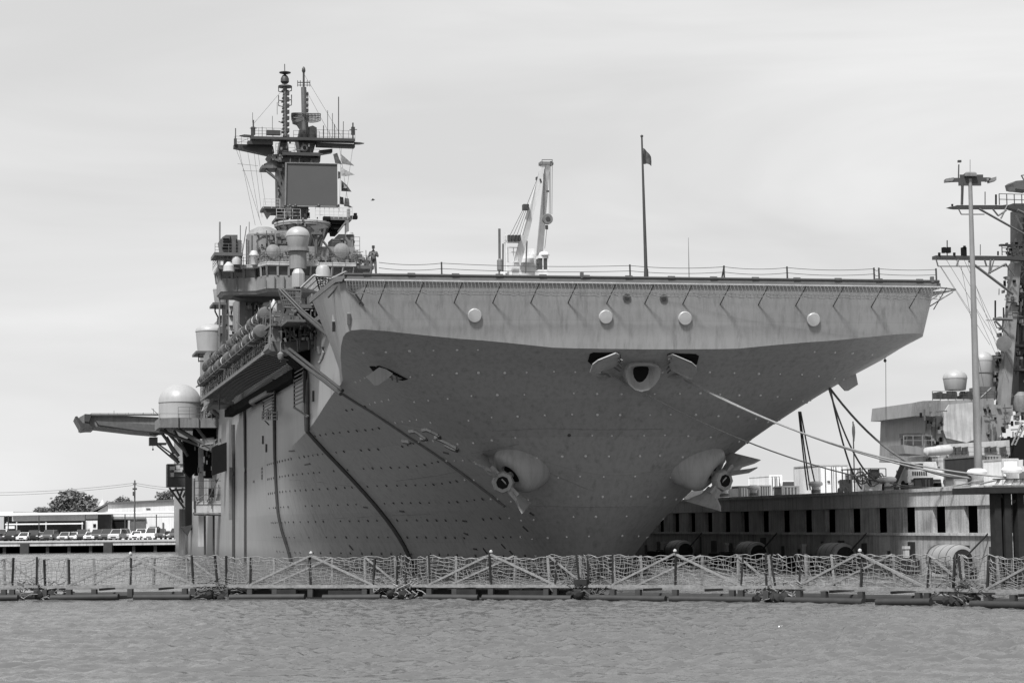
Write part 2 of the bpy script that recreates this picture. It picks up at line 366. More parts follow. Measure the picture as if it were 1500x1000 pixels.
# ---- bullnose chock ----
p, n, _, _ = onhull(937, 548); n = Vector((0, -1, -.55)).normalized()
def chock(c, ax, up):
    c = Vector(c); ax = Vector(ax).normalized(); rt = ax.cross(Vector((0,0,1))).normalized(); up = rt.cross(ax)
    out = [(-1.25,.55),(-1.0,.88),(-.5,.98),(0,1.0),(.5,.98),(1.0,.88),(1.25,.55),(1.22,.05),(.95,-.45),(.5,-.85),(0,-.98),(-.5,-.85),(-.95,-.45),(-1.22,.05)]
    def ring(sx, sy, oy, h): return [c+rt*(x*sx)+up*(y*sy+oy)+ax*h for x, y in out]
    g = MB(); g.loft([ring(1.0,1.0,0,-.9), ring(1.02,1.02,0,.42), ring(.96,.96,0,.52), ring(.86,.86,0,.45), ring(.62,.72,0,.12), ring(.42,.6,.12,-.1)], cap=False)
    d = MB(); d.loft([ring(.44,.62,.12,-.08), ring(.3,.5,.1,-.3)], cap=True); return g, d
g, d = chock(Vector((.1, 2.3, 13.65)), (0, -1, -.42), 0)
o = g.build('bow_chock', HULL, ship, 40); d.build('chock_throat', DARK, o)
# ---- shutter openings and hinged shutters ----
def shutter(hole, plate, name='shutter', hinge=None, off=.0):
    """hole/plate: photograph outlines carried on to the hull"""
    P = []
    for x, y in hole:
        h = onhull(x, y); P.append(h[0])
    n = onhull(*hole[0])[1]; n = n if n.dot(toloc(cC)-P[0]) > 0 else -n
    c = sum(P, Vector())/len(P)
    MB().prism([p+n*.02 for p in P], -n*.01).build('hatch_opening', DARK, ship, 0)
    Q = []
    for (x, y), dd in plate:
        h = onhull(x, y)[0]; c0 = toloc(cC); Q.append(h+(c0-h).normalized()*dd)
    nn = (Q[1]-Q[0]).cross(Q[2]-Q[0]).normalized()
    o = MB().prism(Q, nn*.12).build(name, HULL, ship, 0)
    g = MB(); 
    if hinge:
        for (x0, y0), (x1, y1) in hinge:
            g.tube([onhull(x0, y0)[0]+n*.1, onhull(x1, y1)[0]+n*.5], .05, 6)
        g.build('hinge', MSTEEL, o)
    return n
shutter([(861,529),(864,518),(869,516),(903,516),(909,519),(909,530),(880,545),(866,533)],
        [((864,546),1.6),((868,534),1.5),((876,528),1.4),((902,517.5),.5),((908,520),.35),((908,530),.35),((902,537),.5),((879,545),1.4),((870,549),1.6)], 'shutter', [((902,521),(911,519)),((902,525),(910,525)),((901,530),(909,530)),((899,536),(907,535))])
shutter([(977,519),(981,517),(1019,518),(1024,521),(1021,533),(1010,540),(985,528)],
        [((978,521),.35),((985,519),.4),((1013,531),1.5),((1020,537),1.6),((1020,546),1.6),((1015,555),1.6),((1008,555),1.5),((982,541),.5),((979,536),.35)], 'shutter', [((985,521),(977,518)),((983,526),(977,524)),((982,532),(975,532)),((983,539),(976,537))])
Pq = [onhull(*q)[0] for q in ((541,536),(556,535),(571,541),(598,555),(590,557),(566,551),(548,545))]; nq = onhull(560,545)[1]; nq = nq if nq.y < 0 else -nq
MB().prism([p+nq*.03 for p in Pq], -nq*.01).build('hatch_opening', DARK, ship, 0)
aq = min(p.y for p in Pq)-1.3; Pq = [S(x, y, a=aq+k) for x, y, k in ((537,551,0),(555,538,.5),(563,541,.8),(573,548,1),(568,554,.6),(556,563,0),(550,564,-.1))]; Pq = [Vector((p.x, aq+.3, p.z)) for p in Pq]
o = MB().prism(Pq, (.0,.12,0)).build('shutter', HULL, ship, 0); g = MB()
for q0, q1 in (((572,545),(578,550)),((581,549),(585,553)),((566,541),(571,544))): g.tube([onhull(*q0)[0]+nq*.05, onhull(*q1)[0]+nq*.35], .07, 6)
g.build('hinge', MSTEEL, o)
# little scoops under the forward shutters
for x, y in ((885,550),(989,550)):
    p = onhull(x, y)[0]; MB().tube([p+Vector((-.45,.15,0)), p+Vector((0,-.22,-.05)), p+Vector((.45,.15,0))], .12, 8).build('roller_fairlead', HAZE, ship)
# port side shutter, hanging open under the flare
Pp = [S(x, y, a=6.5) for x, y in ((1222,548),(1247,543),(1254,548),(1257,563),(1243,572),(1238,572),(1224,557))]
MB().prism(Pp, (.05,.25,0)).build('shutter', HULL, ship, 0)
# ---- anchors in their bolsters ----
def anchor_set(bx, ay, z, sgn):
    o = MB(); c = Vector((bx, ay, z)); out = Vector((-sgn*.80, -.62, -.62)).normalized()     # pod axis: outboard, forward and down
    rt = Vector((sgn*.62, -.12, -.70)); rt = (rt-out*rt.dot(out)).normalized(); up = rt.cross(out).normalized()
    if up.z < 0: up = -up
    c0 = c-out*.9; rings = []
    for t, s_ in ((-2.2,1.0),(-.8,1.06),(.4,1.08),(1.2,1.03),(1.8,.93),(2.12,.78),(2.25,.58),(2.2,.42),(2.0,.36)):
        rings.append([c0+out*t+rt*(1.95*s_*cos(k*pi/12))+up*(1.3*s_*sin(k*pi/12)) for k in range(24)])
    o.loft(rings, cap=False).build('anchor_bolster', HULL, ship, 50)
    MB().lathe([(.75,1.9),(.75,2.0)], c0, out, 20).build('hawse_throat', DARK, ship)
    ac = c0+out*2.85-up*.3
    parent = MB().tube([c0+out*1.5, ac], .24, 10).build('anchor', HULL, ship)
    g = MB(); g.lathe([(.55,-.4),(.78,-.25),(.8,.15),(.7,.4),(.46,.44),(.44,.1)], ac, (-sgn*.3,-1,-.1), 8)
    g.bar(ac-rt*1.35, ac+rt*1.35, .5, .5); g.build('anchor_crown', HULL, parent, 25)
    MB().lathe([(.43,.3),(.43,.445)], ac, (-sgn*.3,-1,-.1), 14).build('crown_socket', DARK, parent)
    MB().bar(ac+Vector((-.2*sgn,-.44,.2)), ac+Vector((.2*sgn,-.44,-.2)), .09).build('socket_pin', HULL, parent)
    side = Vector((sgn*-.75,-.3,.55)); side = (side-rt*side.dot(rt)).normalized()   # direction in which the palms spread
    for e in (-1, 1):
        def P3(r_, s_, o_): return ac+rt*(e*r_*1.5)+side*s_*1.6+out*o_*1.3
        g = MB().loft([[P3(.55,-.32,.14),P3(.55,.32,.14),P3(.55,.32,-.14),P3(.55,-.32,-.14)],[P3(1.0,-.42,.1),P3(1.0,.46,.1),P3(1.0,.46,-.1),P3(1.0,-.42,-.1)],
                       [P3(1.35,-.85,.07),P3(1.35,1.0,.07),P3(1.35,1.0,-.07),P3(1.35,-.85,-.07)],[P3(1.62,-1.05,.04),P3(1.62,1.25,.04),P3(1.62,1.25,-.04),P3(1.62,-1.05,-.04)]]); g.build('fluke', HULL, parent, 30)
    g = MB().loft([[ac-rt*.7+side*.4+up*(.1+k*.0)+rt*x+out*y for x, y in ((-.18,-.1),(.18,-.1),(.18,.1),(-.18,.1))] for k in (0,)]+[[ac-rt*1.2+side*2.4-out*.4+rt*x+out*y for x, y in ((-.17,-.07),(.17,-.07),(.17,.07),(-.17,.07))],[ac-rt*1.5+side*3.3-out*.7+rt*x+out*y for x, y in ((-.05,-.03),(.05,-.03),(.05,.03),(-.05,.03))]])
    g.build('fluke_tip', HULL, parent, 30)
ps = onhull(762, 682)[0]; pp = onhull(1024, 680)[0]
anchor_set(ps.x, ps.y, ps.z, 1)
anchor_set(pp.x, pp.y, pp.z, -1)
# ---- draft marks ----
g = MB()
for x, y in ((384,686),(384,691),(384,696),(384,700),(372,705)): 
    h = onhull(x, y)[0]
    if h: g.box(h.x-.05, h.x+.02, h.y-.6, h.y+.6, h.z-.12, h.z+.12)
g.build('draft_mark', DSTEEL, ship)
g = MB()
for x, y0, y1 in ((403,629,642),(386,638,650),(391,650,662),(460,572,588),(394,600,615)):
    h = onhull(x, y0)[0]; k = onhull(x, y1)[0]
    if h and k: g.bar(h, k, .3, .3)
g.build('hull_vent', DSTEEL, ship)

# ================= flight deck =================
dk = MB()
outline = [(-20.65,1.4),(-20.0,.62),(20.2,-.98),(20.75,-.4),(20.75,14.5),(18.4,17),(18.4,215),(17,250),(-14,250),(-18.4,215),(-18.4,17),(-20.65,14.5)]
dk.prism([(b, a, 19.56) for b, a in outline], (0,0,.36))
deck = dk.build('flight_deck', DECKM, ship, 0)
def fe(b): return -.18-.04*b     # forward edge of the deck at b
g = MB(); g.tube([(b, fe(b)+.05, 19.98) for b in (-20.2, 0, 20.4)], .1, 10); g.build('deck_edge_pipe', DSTEEL, deck)
g = MB()
for b in np.arange(-19, 20, 2.9): g.box(b, b+.5, fe(b)-.10, fe(b)-.05, 19.97, 20.12)
for b in (-4.5, 19.9): g.box(b-.1, b+.1, fe(b)-.05, fe(b)+.2, 19.9, 20.3)
g.build('deck_edge_fitting', MSTEEL, deck)
g = MB().bar((-20.2, fe(-20.2)-.05, 19.62), (20.4, fe(20.4)-.05, 19.6), .05, .1).build('deck_coaming', LIGHTG, deck)
# safety nets along the forward edge: slung under the edge, each panel between two struts
sx = [535, 562,616,672,728,783,837,893,948,1003,1057,1112,1166,1220,1275,1330]
bs = [S(x, 405, a=0).x for x in sx]; bs = bs+[20.35]
for i, b in enumerate(bs):
    y0 = fe(b); MB().bar((b+.12, y0-.95, 19.45), (b-.22, .3-.04*b, 18.1), .05).build('net_strut', DSTEEL, deck)
net = [-20.2]+bs
for i in range(len(net)-1):
    b0, b1 = net[i]+.08, net[i+1]-.02; g = MB(); n1 = max(6, int((b1-b0)/.24)); rows = 5
    def npnt(u, v):
        b = b0+(b1-b0)*u; sag = .26*(1-(2*u-1)**4)*v
        y = fe(b)-.2-.75*math.sin(v*1.7)*.9; return Vector((b, y+.25*v, 19.62-.85*v-sag*.35+.04*sin(b*9)*v))
    for k in range(n1+1): g.tube([npnt(k/n1, v/4) for v in range(5)], .011, 3, caps=False)
    for v in range(rows+1): g.tube([npnt(k/8, v/rows) for k in range(9)], .010 if v < rows else .03, 3, caps=False)
    g.build('safety_net', NETM, deck, 0)
# starboard corner frame and port side outrigger net
g = MB(); g.bar((-20.2,.6,19.7), (-18.9,.9,18.0), .09); g.bar((-20.2,.6,19.7),(-20.7,4.5,18.9),.09); g.build('net_strut', DSTEEL, deck)
pn = [S(1370,413,a=0), S(1415,417,a=2), S(1400,431,a=4), S(1366,432,a=3)]
g = MB()
for i in range(6):
    a_ = 1+i*2.6; g.bar((20.5, a_, 19.4), (22.4, a_, 19.6), .07); g.bar((20.4, a_, 18.4), (22.3, a_, 19.5), .07)
for i in range(9): g.bar((20.6+i*.22, .8, 19.45+i*.02), (20.6+i*.22, 14, 19.45+i*.02), .03)
for i in range(40): g.bar((20.5, .8+i*.34, 19.45), (22.4, .8+i*.34, 19.62), .025)
g.bar((22.4,.8,19.65),(22.4,14,19.65),.09); g.bar((20.5,-.6,19.6),(22.4,.8,19.65),.09); g.build('side_net', NETM, deck, 0)
# forward lifelines
g = MB(); posts = [(558,0,0),(650,1.1,0),(924,1.05,0),(1060,1.1,0),(1151,1.05,0),(1276,1.05,0),(1283,1.1,0),(1365,1.0,0)]
pb = [S(x, 400, a=1.2).x for x, *_ in posts]
for i, (x, h, _) in enumerate(posts):
    if h: MB().bar((pb[i], 1.3-.04*pb[i], 19.95), (pb[i]-.02, 1.3-.04*pb[i], 21.05), .09).build('stanchion', DSTEEL, deck)
MB().bar((pb[3]-.16, 1.3, 19.95), (pb[3]-.02, 1.0, 21.05), .07).build('stanchion', DSTEEL, deck)
for k in range(3):
    g = MB(); zz = 20.25+.36*k; path = []
    for i in range(len(pb)-1):
        for t in np.linspace(0, 1, 9)[:-1]:
            b = pb[i]+(pb[i+1]-pb[i])*t; path.append((b, 1.3-.04*b, zz-.13*4*t*(1-t)*(1 if i < 6 else .5)))
    path.append((pb[-1], 1.3-.04*pb[-1], zz)); g.tube(path, .018, 4); g.build('lifeline', DSTEEL, deck)
# jackstaff with flag
js = MB().tube([(.2,1,19.9),(.12,1,25),(.05,1,29.6)], .13, 8, .06).build('jackstaff', DSTEEL, ship)
MB().lathe([(.32,0),(.3,.1),(.16,.25),(.14,.8)], (.2,1,19.93), (0,0,1), 12).build('jackstaff_base', DSTEEL, js)
MB().lathe([(.02,0),(.1,.06),(.1,.14),(.02,.2)], (.05,1,29.6), (0,0,1), 10).build('truck_ball', DSTEEL, js)
g = MB(); F0 = Vector((.14, 1, 28.9)); rowsf = []
for i in range(9):
    t = i/8; top = Vector((t*.5+.06*sin(t*8), 1-F0.y+.12*sin(t*7), -.25*t-.35*t*t)); hh = 1.1*(1-.45*t)
    rowsf.append([F0+top+Vector((0,.012,0)), F0+top+Vector((.05*sin(t*9),.012,-hh*.5)), F0+top+Vector((0,.012,-hh)), F0+top+Vector((0,-.012,-hh)), F0+top+Vector((.05*sin(t*9),-.012,-hh*.5)), F0+top+Vector((0,-.012,0))])
g.loft(rowsf); g.build('jack_flag', mat('flag_cloth', .06, .9, .8, 3), js)
MB().tube([(3.2,1,19.95),(3.2,1,22.9)], .035, 5, .012).build('whip_antenna', MSTEEL, ship)
# ================= island, mast and starboard side gear =================
def PX(x, y, a): return S(x, y, a=a)
class MX(MB):       # shapes given by photograph outlines on the plane at station a, with real depth aft
    def px(s, poly, a, d): return s.prism([PX(x, y, a) for x, y in poly], (0, d, 0))
    def rc(s, x0, y0, x1, y1, a, d):
        p = PX(x0, y1, a); q = PX(x1, y0, a); return s.box(min(p.x,q.x), max(p.x,q.x), a, a+d, min(p.z,q.z), max(p.z,q.z))
    def ln(s, pts, a, r, n=5, a2=None):
        m = len(pts); return s.tube([PX(x, y, a if a2 is None else a+(a2-a)*i/(m-1)) for i, (x, y) in enumerate(pts)], r, n)
    def rl(s, x0, x1, y, a, h=1.0, r=.03, gap=1.3, rows=3):
        p = PX(x0, y, a); q = PX(x1, y, a); q.z = p.z; return s.rail([p, q], h, r, gap, rows)
isl = MX().box(-17.6, -8, 96, 150, 19.9, 29).build('island', HAZE, ship, 0)
def part(name, m, mt=None, par=None, sm=35): return m.build(name, mt or HAZE, par or isl, sm)
# lower front of the island: wall panels, pilasters, doors
g = MX(); g.rc(386,428,447,545,92,4.2); g.rc(374,432,384,500,94,2.5); g.rc(352,440,368,520,100,3); g.rc(336,436,349,520,104,4)
part('lower_house', g, LIGHTG, sm=0)
g = MX()
for x0,y0,x1,y1,a in ((362,455,368,520,99),(347,440,352,515,100),(369,440,373,500,93.7),(341,470,344,500,103.8),(326,452,334,505,108),(331,430,335,500,105)): g.rc(x0,y0,x1,y1,a,.3)
for y in (448,462,476,490): g.rc(336,y,349,y+1,103.7,.3)
part('watertight_door', g, DSTEEL, sm=0)
g = MX(); 
for x in (353,357,376,380,389): g.ln([(x,430),(x,515)], 93 if x > 370 else 99.5, .07)
part('pipe_run', g, MSTEEL)
# navigating bridge
P0 = [(-20.2,90),(-16.6,88.8),(-15.7,86.2),(-6.6,86.2),(-6.6,98),(-20.2,95)]
def ringz(P, z, e=0):
    cx = -13.4; cy = 92; return [Vector((cx+(x-cx)*(1+e), cy+(y-cy)*(1+e), z)) for x, y in P]
g = MB(); g.loft([ringz(P0,28.4,-.05), ringz(P0,28.7,-.015), ringz(P0,28.75,0), ringz(P0,30.15,0)]); br = part('bridge', g, HAZE, sm=20)
g = MB(); g.loft([ringz(P0,30.1,-.03), ringz(P0,31.2,.0)]); part('bridge_window', g, GLASS, br, 0)
g = MB()
for p, q in zip(P0, P0[1:]+P0[:1]):
    p = Vector((*p, 0)); q = Vector((*q, 0)); n_ = max(1, round((q-p).length/1.15))
    for i in range(n_+1):
        c = p+(q-p)*i/n_; o = Vector(((c.x+13.4)*.0, 0, 0)); g.bar(c+Vector((0,0,30.1)), Vector((-13.4+(c.x+13.4)*1.02, 92+(c.y-92)*1.02, 31.2)), .22, .16)
part('window_mullion', g, HAZE, br, 0)
g = MB(); g.loft([ringz(P0,31.1,.03), ringz(P0,31.2,.045), ringz(P0,31.5,.045), ringz(P0,31.55,.03)]); part('bridge_roof', g, LIGHTG, br, 20)
g = MB(); g.rail([Vector((x*1.0, y, 31.55)) for x, y in [(-20.6,95),(-20.6,89.4),(-16.8,88.2),(-16,85.7),(-6.2,85.7),(-6.2,100)]], 1.0, .025, 1.4); part('bridge_railing', g, MSTEEL, br)
g = MX()
for i in range(12): x = 332+i*14; g.rc(x,405,x+1,425 if x < 385 else 420,89.2 if x < 385 else 86,.15)
part('stiffener', g, MSTEEL, br, 0)
# flat soffit structure under the bridge
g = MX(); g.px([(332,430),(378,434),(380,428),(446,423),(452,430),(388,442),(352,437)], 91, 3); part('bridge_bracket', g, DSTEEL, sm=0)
# houses above the bridge
g = MB(); c = PX(388,388,93); g.lathe([(1.9,-.6),(1.9,3.9),(1.5,4.4),(.8,4.75),(.1,4.85)], Vector((c.x, 94, 31.5)), (0,0,1), 20)
part('drum_house', g, HAZE)
g = MX(); g.rc(403,338,425,388,92,4); g.rc(410,362,520,390,90.5,5); part('pilot_house', g, HAZE, sm=0)
g = MX()
for x, y in ((405,342),(412,345),(407,352),(414,352),(406,361),(419,350),(409,371),(442,372),(455,375),(470,378)): g.rc(x,y,x+5,y+5,91.6 if y < 362 else 90.2,.5)
part('junction_box', g, MSTEEL, sm=0)
g = MX(); g.ln([(369,345),(369,388)],91.5,.09); g.ln([(372,344),(402,344)],92,.07); g.ln([(361,350),(361,388)],91.5,.08); g.ln([(364,352),(364,388)],91.5,.08)
for y in range(352,388,5): g.ln([(361,y),(364,y)],91.5,.03)
g.ln([(352,330),(352,388)],95,.05); g.ln([(361,332),(355,372)],95,.05); g.ln([(365,325),(365,350)],95,.04); part('antenna_frame', g, MSTEEL)
# missile launcher box on its own platform at the starboard wing
g = MX(); g.px([(326,347),(331,344),(348,344),(348,351),(354,352),(354,370),(325,370),(322,352)],88.5,2.6); lau = part('launcher', g, MSTEEL, sm=0)
g = MX()
for y in (349,353,358,364): g.rc(327,y,336,y+1.6,88.3,.2)
g.rc(337,346,338,370,88.3,.3); g.rc(346,350,347,370,88.3,.3); g.rc(326,361,334,365,88.3,.3); part('launcher_cell', g, DARK, lau, 0)
g = MX(); g.rc(314,370,356,374,87.5,4.5); part('launcher_platform', g, MSTEEL, sm=0)
g = MX(); g.rl(315,355,371,87.6,1.05); 
g.ln([(318,373),(320,398)],88,.09); g.ln([(330,373),(328,395)],88.2,.13); g.ln([(350,373),(352,395)],88.2,.1); g.ln([(328,386),(346,378)],88.2,.2)
g.ln([(333,378),(345,388),(353,391)],88,.25); part('launcher_leg', g, MSTEEL)
g = MB(); c = PX(346,388,88); g.lathe([(.5,0),(.55,.5),(.4,1.0),(.1,1.2)], c, (0,0,1), 12); c = PX(372,388,88); g.lathe([(.35,0),(.4,.7),(.55,1.0),(.3,1.5)], c, (0,0,1), 12); c = PX(335,392,87); g.lathe([(.6,-.4),(.55,.2),(.2,.6)], c, (0,0,1), 12)
part('director', g, LIGHTG)
# radome helper
def radome(x0, x1, ytop, ycap, ybase, a, taper=.82, foot=None, rings=True):
    p = PX(x0, ycap, a); q = PX(x1, ycap, a); R_ = (q.x-p.x)/2; c = (p+q)/2; zt = PX(x0, ytop, a).z; zb = PX(x0, ybase, a).z; zc = c.z; c.y = a+R_
    cap = [(R_*cos(t), zc-zb+(zt-zc)*sin(t)) for t in np.linspace(0, pi/2*.985, 9)]
    d = MB().lathe([(R_*taper*.97, -.0), (R_*taper, .05), (R_*.985, zc-zb-.12), (R_*1.012, zc-zb-.1), (R_*1.012, zc-zb)]+cap, (c.x, c.y, zb), (0,0,1), 32)
    return d, c, R_, zb
def add_radome(*k, **kw):
    d, c, R_, zb = radome(*k, **kw); o = d.build('radome', RADOME, ship, 30)
    return o, c, R_, zb
o, c, R_, zb = add_radome(421,456,329,343,361,84)
MB().lathe([(R_*.95,-.35),(R_*.95,0),(R_*.8,0)], (c.x,c.y,zb), n=24).lathe([(.9,-2.2),(.9,-.3)], (c.x,c.y,zb), n=14).build('radome_pedestal', HAZE, o)
# dish directors
for x, y, r, a in ((400,369,.78,89),(500,368,.86,88)):
    c = PX(x, y, a); g = MB().lathe([(r,0),(r*1.02,.15),(r*.95,.28),(r*.3,.5)], c, (-.05,-1,.12), 24).lathe([(.3,.1),(.28,-.2)], c+Vector((0,.3,0)), (0,0,1), 10)
    o = g.build('dish_antenna', HAZE2, isl); MB().lathe([(r*.72,.1),(r*.72,.34)], c, (-.05,-1,.12), 20).build('dish_face', MSTEEL, o)
    MB().bar(c-Vector((0,.1,.2)), c-Vector((0,-.2,1.6)), .45).build('dish_pedestal', HAZE, o)
# conical funnel-like mast foot
c0 = PX(446, 335, 97); 
g = MB(); g.lathe([(1.5,33.5),(1.6,34.2),(2.9,36.9),(3.15,37.0),(3.15,37.3),(2.6,37.35)], (c0.x, 98.5, 0), (0,0,1), 28); part('mast_foot', g, HAZE, sm=30)
g = MB()
for k in range(16):
    t = 2*pi*k/16; g.bar((c0.x+1.65*cos(t), 98.5+1.65*sin(t), 34.2), (c0.x+2.95*cos(t), 98.5+2.95*sin(t), 36.9), .12)
part('stiffener', g, MSTEEL, sm=0)
g = MB().lathe([(3.2,37.25),(3.22,37.45),(3.1,37.45)], (c0.x,98.5,0), n=28); part('mast_foot_rim', g, LIGHTG)
g = MX(); g.px([(454,331),(474,328),(482,333),(460,337)],90,.6); g.ln([(463,335),(463,388)],90,.16); g.rc(457,340,472,343,89.6,1); g.rc(461,336,467,340,89.6,1.2); g.ln([(457,342),(462,362)],90,.06); g.ln([(472,342),(464,362)],90,.06)
g.ln([(472,352),(497,383)],89.5,.14); g.ln([(476,335),(470,362)],90,.12); part('signal_platform', g, MSTEEL)
# port side house and platforms
g = MX(); g.rc(486,350,505,372,95,3); g.px([(490,350),(496,343),(505,343),(505,352)],95.2,2.5); part('equipment_house', g, DSTEEL, sm=0)
g = MX(); g.rc(506,344,519,370,96,3); g.rc(507,352,518,372,95.6,.6); part('equipment_house', g, HAZE2, sm=0)
g = MB(); c = PX(512,344,96); g.lathe([(.45,0),(.4,.25),(.1,.38)], c, n=12); part('vent_mushroom', g, LIGHTG)
g = MX(); g.rl(518,527,372,95,1.9,.03,.5,4); g.rc(484,372,530,375,94,3); g.rc(478,318,515,322,97,4); g.rc(404,318,420,321,97,4); part('platform_deck', g, MSTEEL, sm=0)
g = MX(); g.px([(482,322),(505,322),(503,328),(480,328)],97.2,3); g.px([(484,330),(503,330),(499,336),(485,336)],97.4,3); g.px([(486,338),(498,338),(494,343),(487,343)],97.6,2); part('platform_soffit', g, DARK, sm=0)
g = MX(); g.rc(506,322,511,358,97,.5); g.rc(509,306,513,322,97,.5); g.ln([(506,326),(495,340)],97,.1); part('platform_support', g, HAZE2, sm=0)
g = MX(); g.rl(462,516,320,97,1.25,.028,.55,3); g.rl(405,440,320,97,1.1,.028,.9,3); g.rl(386,410,305,98,1.05,.03,.8,3); part('platform_railing', g, LIGHTG)
g = MX(); g.rc(385,303,412,306,98,3); g.px([(388,306),(410,306),(410,312),(398,312),(394,318)],98.2,2); part('platform_deck', g, DSTEEL, sm=0)
g = MX(); g.rc(514,316,524,320,97,.8); g.rc(519,312,523,316,97,.6); g.rc(474,317,484,321,96.6,.8); part('searchlight', g, DARK, sm=0)
g = MX()
for x, y in ((418,302),(425,302),(433,302),(467,302),(495,302)): c = PX(x, y, 96.5); g.lathe([(.16,-.1),(.18,.1),(.1,.22)], c, n=8)
part('lamp', g, DSTEEL)
# clutter between the bridge roof and the deck edge
g = MX(); rr = random.Random(3)
for i in range(46):
    x = rr.uniform(498,544); y = rr.uniform(374,392); a = rr.uniform(86,92); w_ = rr.uniform(1.5,6); h_ = rr.uniform(1.5,6); g.rc(x,y,min(x+w_,546),y+h_,a,rr.uniform(.3,1))
part('deck_locker', g, HAZE2, sm=0)
g = MX()
for i in range(26):
    x = rr.uniform(500,545); g.ln([(x,rr.uniform(366,380)),(x+rr.uniform(-2,2),395)], 88, .04)
g.rl(500,547,386,87,.9,.03,.7); g.rc(498,389,548,393,86.2,4); part('deck_fitting', g, MSTEEL)
g = MX()
for i in range(60):
    x = rr.uniform(372,500); y = rr.uniform(376,386); g.rc(x,y,x+rr.uniform(1,4),y+rr.uniform(1,5),rr.uniform(87,90),.4)
for i in range(20):
    x = rr.uniform(325,420); g.ln([(x,rr.uniform(368,380)),(x,390)], 89, .035)
part('deck_fitting', g, HAZE2, sm=0)
# ---- mast ----
mast = MX().px([(407,318),(426,318),(424,236),(421,205),(411,205),(406,236)], 99, 2.2).build('mast', MASTM, ship, 0)
def mp_(name, m, mt=None, sm=35, par=None): return m.build(name, mt or MASTM, par or mast, sm)
g = MX(); g.rc(396,198,437,240,100,2.5) if 0 else None
g.px([(436,202),(470,202),(462,212),(458,226),(468,238),(436,238),(440,222)],99,2.6); g.px([(396,236),(404,228),(419,226),(419,246),(398,246),(387,240)],99,3); g.rc(430,300,452,318,98.5,3)
g.px([(393,226),(470,226),(469,237),(408,237),(398,232)],98.6,3.4); mp_('mast_house', g, sm=0)
g = MX(); g.ln([(387,252),(390,248),(405,262)],98.8,.12); g.rc(384,242,400,246,98.5,3); g.ln([(389,250),(406,264)],98.6,.12); mp_('mast_bracket', g)
g = MB(); c = PX(445,218,98.6); g.lathe([(.42,0),(.44,.5),(.3,.6)], c, (0,-1,0), 18); o = mp_('dish_antenna', g, HAZE2); g = MB().lathe([(.2,.58),(.2,.66)], c, (0,-1,0), 14); g.build('dish_face', DARK, o)
# radar panel
g = MX(); g.px([(420,238.5),(494,240.5),(494.5,302),(419,301)], 97, .5); bb = mp_('radar_panel', g, mat('radar_panel', .055, .7, .08, .4), 0)
g = MX(); g.ln([(419,238),(418,303)],96.9,.11); g.ln([(418,302),(495,303)],96.9,.07); g.ln([(419.5,238.5),(494.5,240.3)],96.9,.05); g.build('panel_edge', HAZE2, bb)
g = MX()
for i in range(1,8): pass
# yards and catwalks
g = MX(); g.px([(343,211),(343,216),(398,228),(402,224),(400,214),(380,212)],99,1.2); g.px([(363,206),(363,211),(400,212),(400,207)],98,1); g.px([(368,199.5),(368,203.5),(520,207),(520,203)],97.6,1.4); g.px([(351,198.5),(358,197),(370,198),(370,200.5),(358,200)],98,.5)
g.px([(464,209),(464,214),(520,216),(520,211)],98.4,1); g.px([(519,208),(528,208.5),(534,209.8),(528,211),(519,211)],98.4,.5); g.px([(468,220),(487,218),(487,223),(470,226)],99.5,1); g.rc(414,224,469,227,97.6,1.5); g.rc(455,232,469,235.5,98,1.4); mp_('yardarm', g, DSTEEL, 0)
g = MX()
for x0,x1,y,h in ((368,412,200,1.0),(464,520,205,1.15),(344,363,212,.95),(404,432,226,1.2),(455,468,233,1.1)): g.rl(x0,x1,y,98,h,.022,.75,3)
mp_('yard_railing', g, DSTEEL)
g = MX()
for x, y0, y1, r in ((371,176,200,.09),(345,188,212,.06),(517,180,204,.09),(496,142,205,.06),(480,162,204,.035),(487,166,204,.035),(399,170,200,.03),(503,178,204,.04),(490,182,205,.05),(474,184,205,.05),(384,186,200,.04),(370,165,180,.03),(345,190,204,.03)): g.ln([(x,y0),(x,y1)],98,r)
g.ln([(366,188),(376,188)],98,.05); g.ln([(512,190),(523,190)],98,.05); g.rc(368,186,374,197,98,.4); g.rc(515,186,520,197,98,.4); g.rc(343,203,347,212,98.8,.4); g.rc(391,191,411,197,97.9,.6); mp_('yard_antenna', g, DSTEEL)
# two topmasts
t1 = MX().ln([(418,200),(417.5,127)],99,.24,8).build('topmast', MASTM, mast)
g = MX(); g.ln([(417.4,127),(417,94)],99,.05)
c = PX(417.5,107,99.2); g.lathe([(.1,-.2),(.64,-.02),(.66,.06),(.1,.2)], c, n=20); c = PX(417.2,119,99.2); g.lathe([(.3,-.3),(.48,-.1),(.46,.3),(.3,.6),(.12,.72)], c, n=18); c = PX(417.4,127,99.2); g.lathe([(.3,-.15),(.75,-.1),(.75,.08),(.3,.12)], c, n=20)
for y in (131,144,152): g.ln([(408,y-4),(408,y+3),(417,y+5),(427,y+2),(427,y-5)],99,.06)
for y in range(132,198,5): g.rc(413+(y%3),y,423-(y%2)*2,y+2,98.8,.7)
for y in range(134,198,9): g.rc(420,y,424,y+5,98.7,.5)
g.ln([(406,150),(406,168)],99,.03); g.ln([(408,178),(417,182)],99,.05); g.build('topmast_fitting', DSTEEL, t1)
t2 = MX().ln([(446,204),(445.5,162),(444.8,128)],99,.3,8).build('topmast', MASTM, mast)
g = MX(); g.ln([(444.8,128),(444.8,104)],99,.12); g.ln([(436,121),(454,121)],99,.06); g.ln([(436,125),(454,125)],99,.04)
for x in (436,440,450,454): g.ln([(x,118),(x,127)],99,.04)
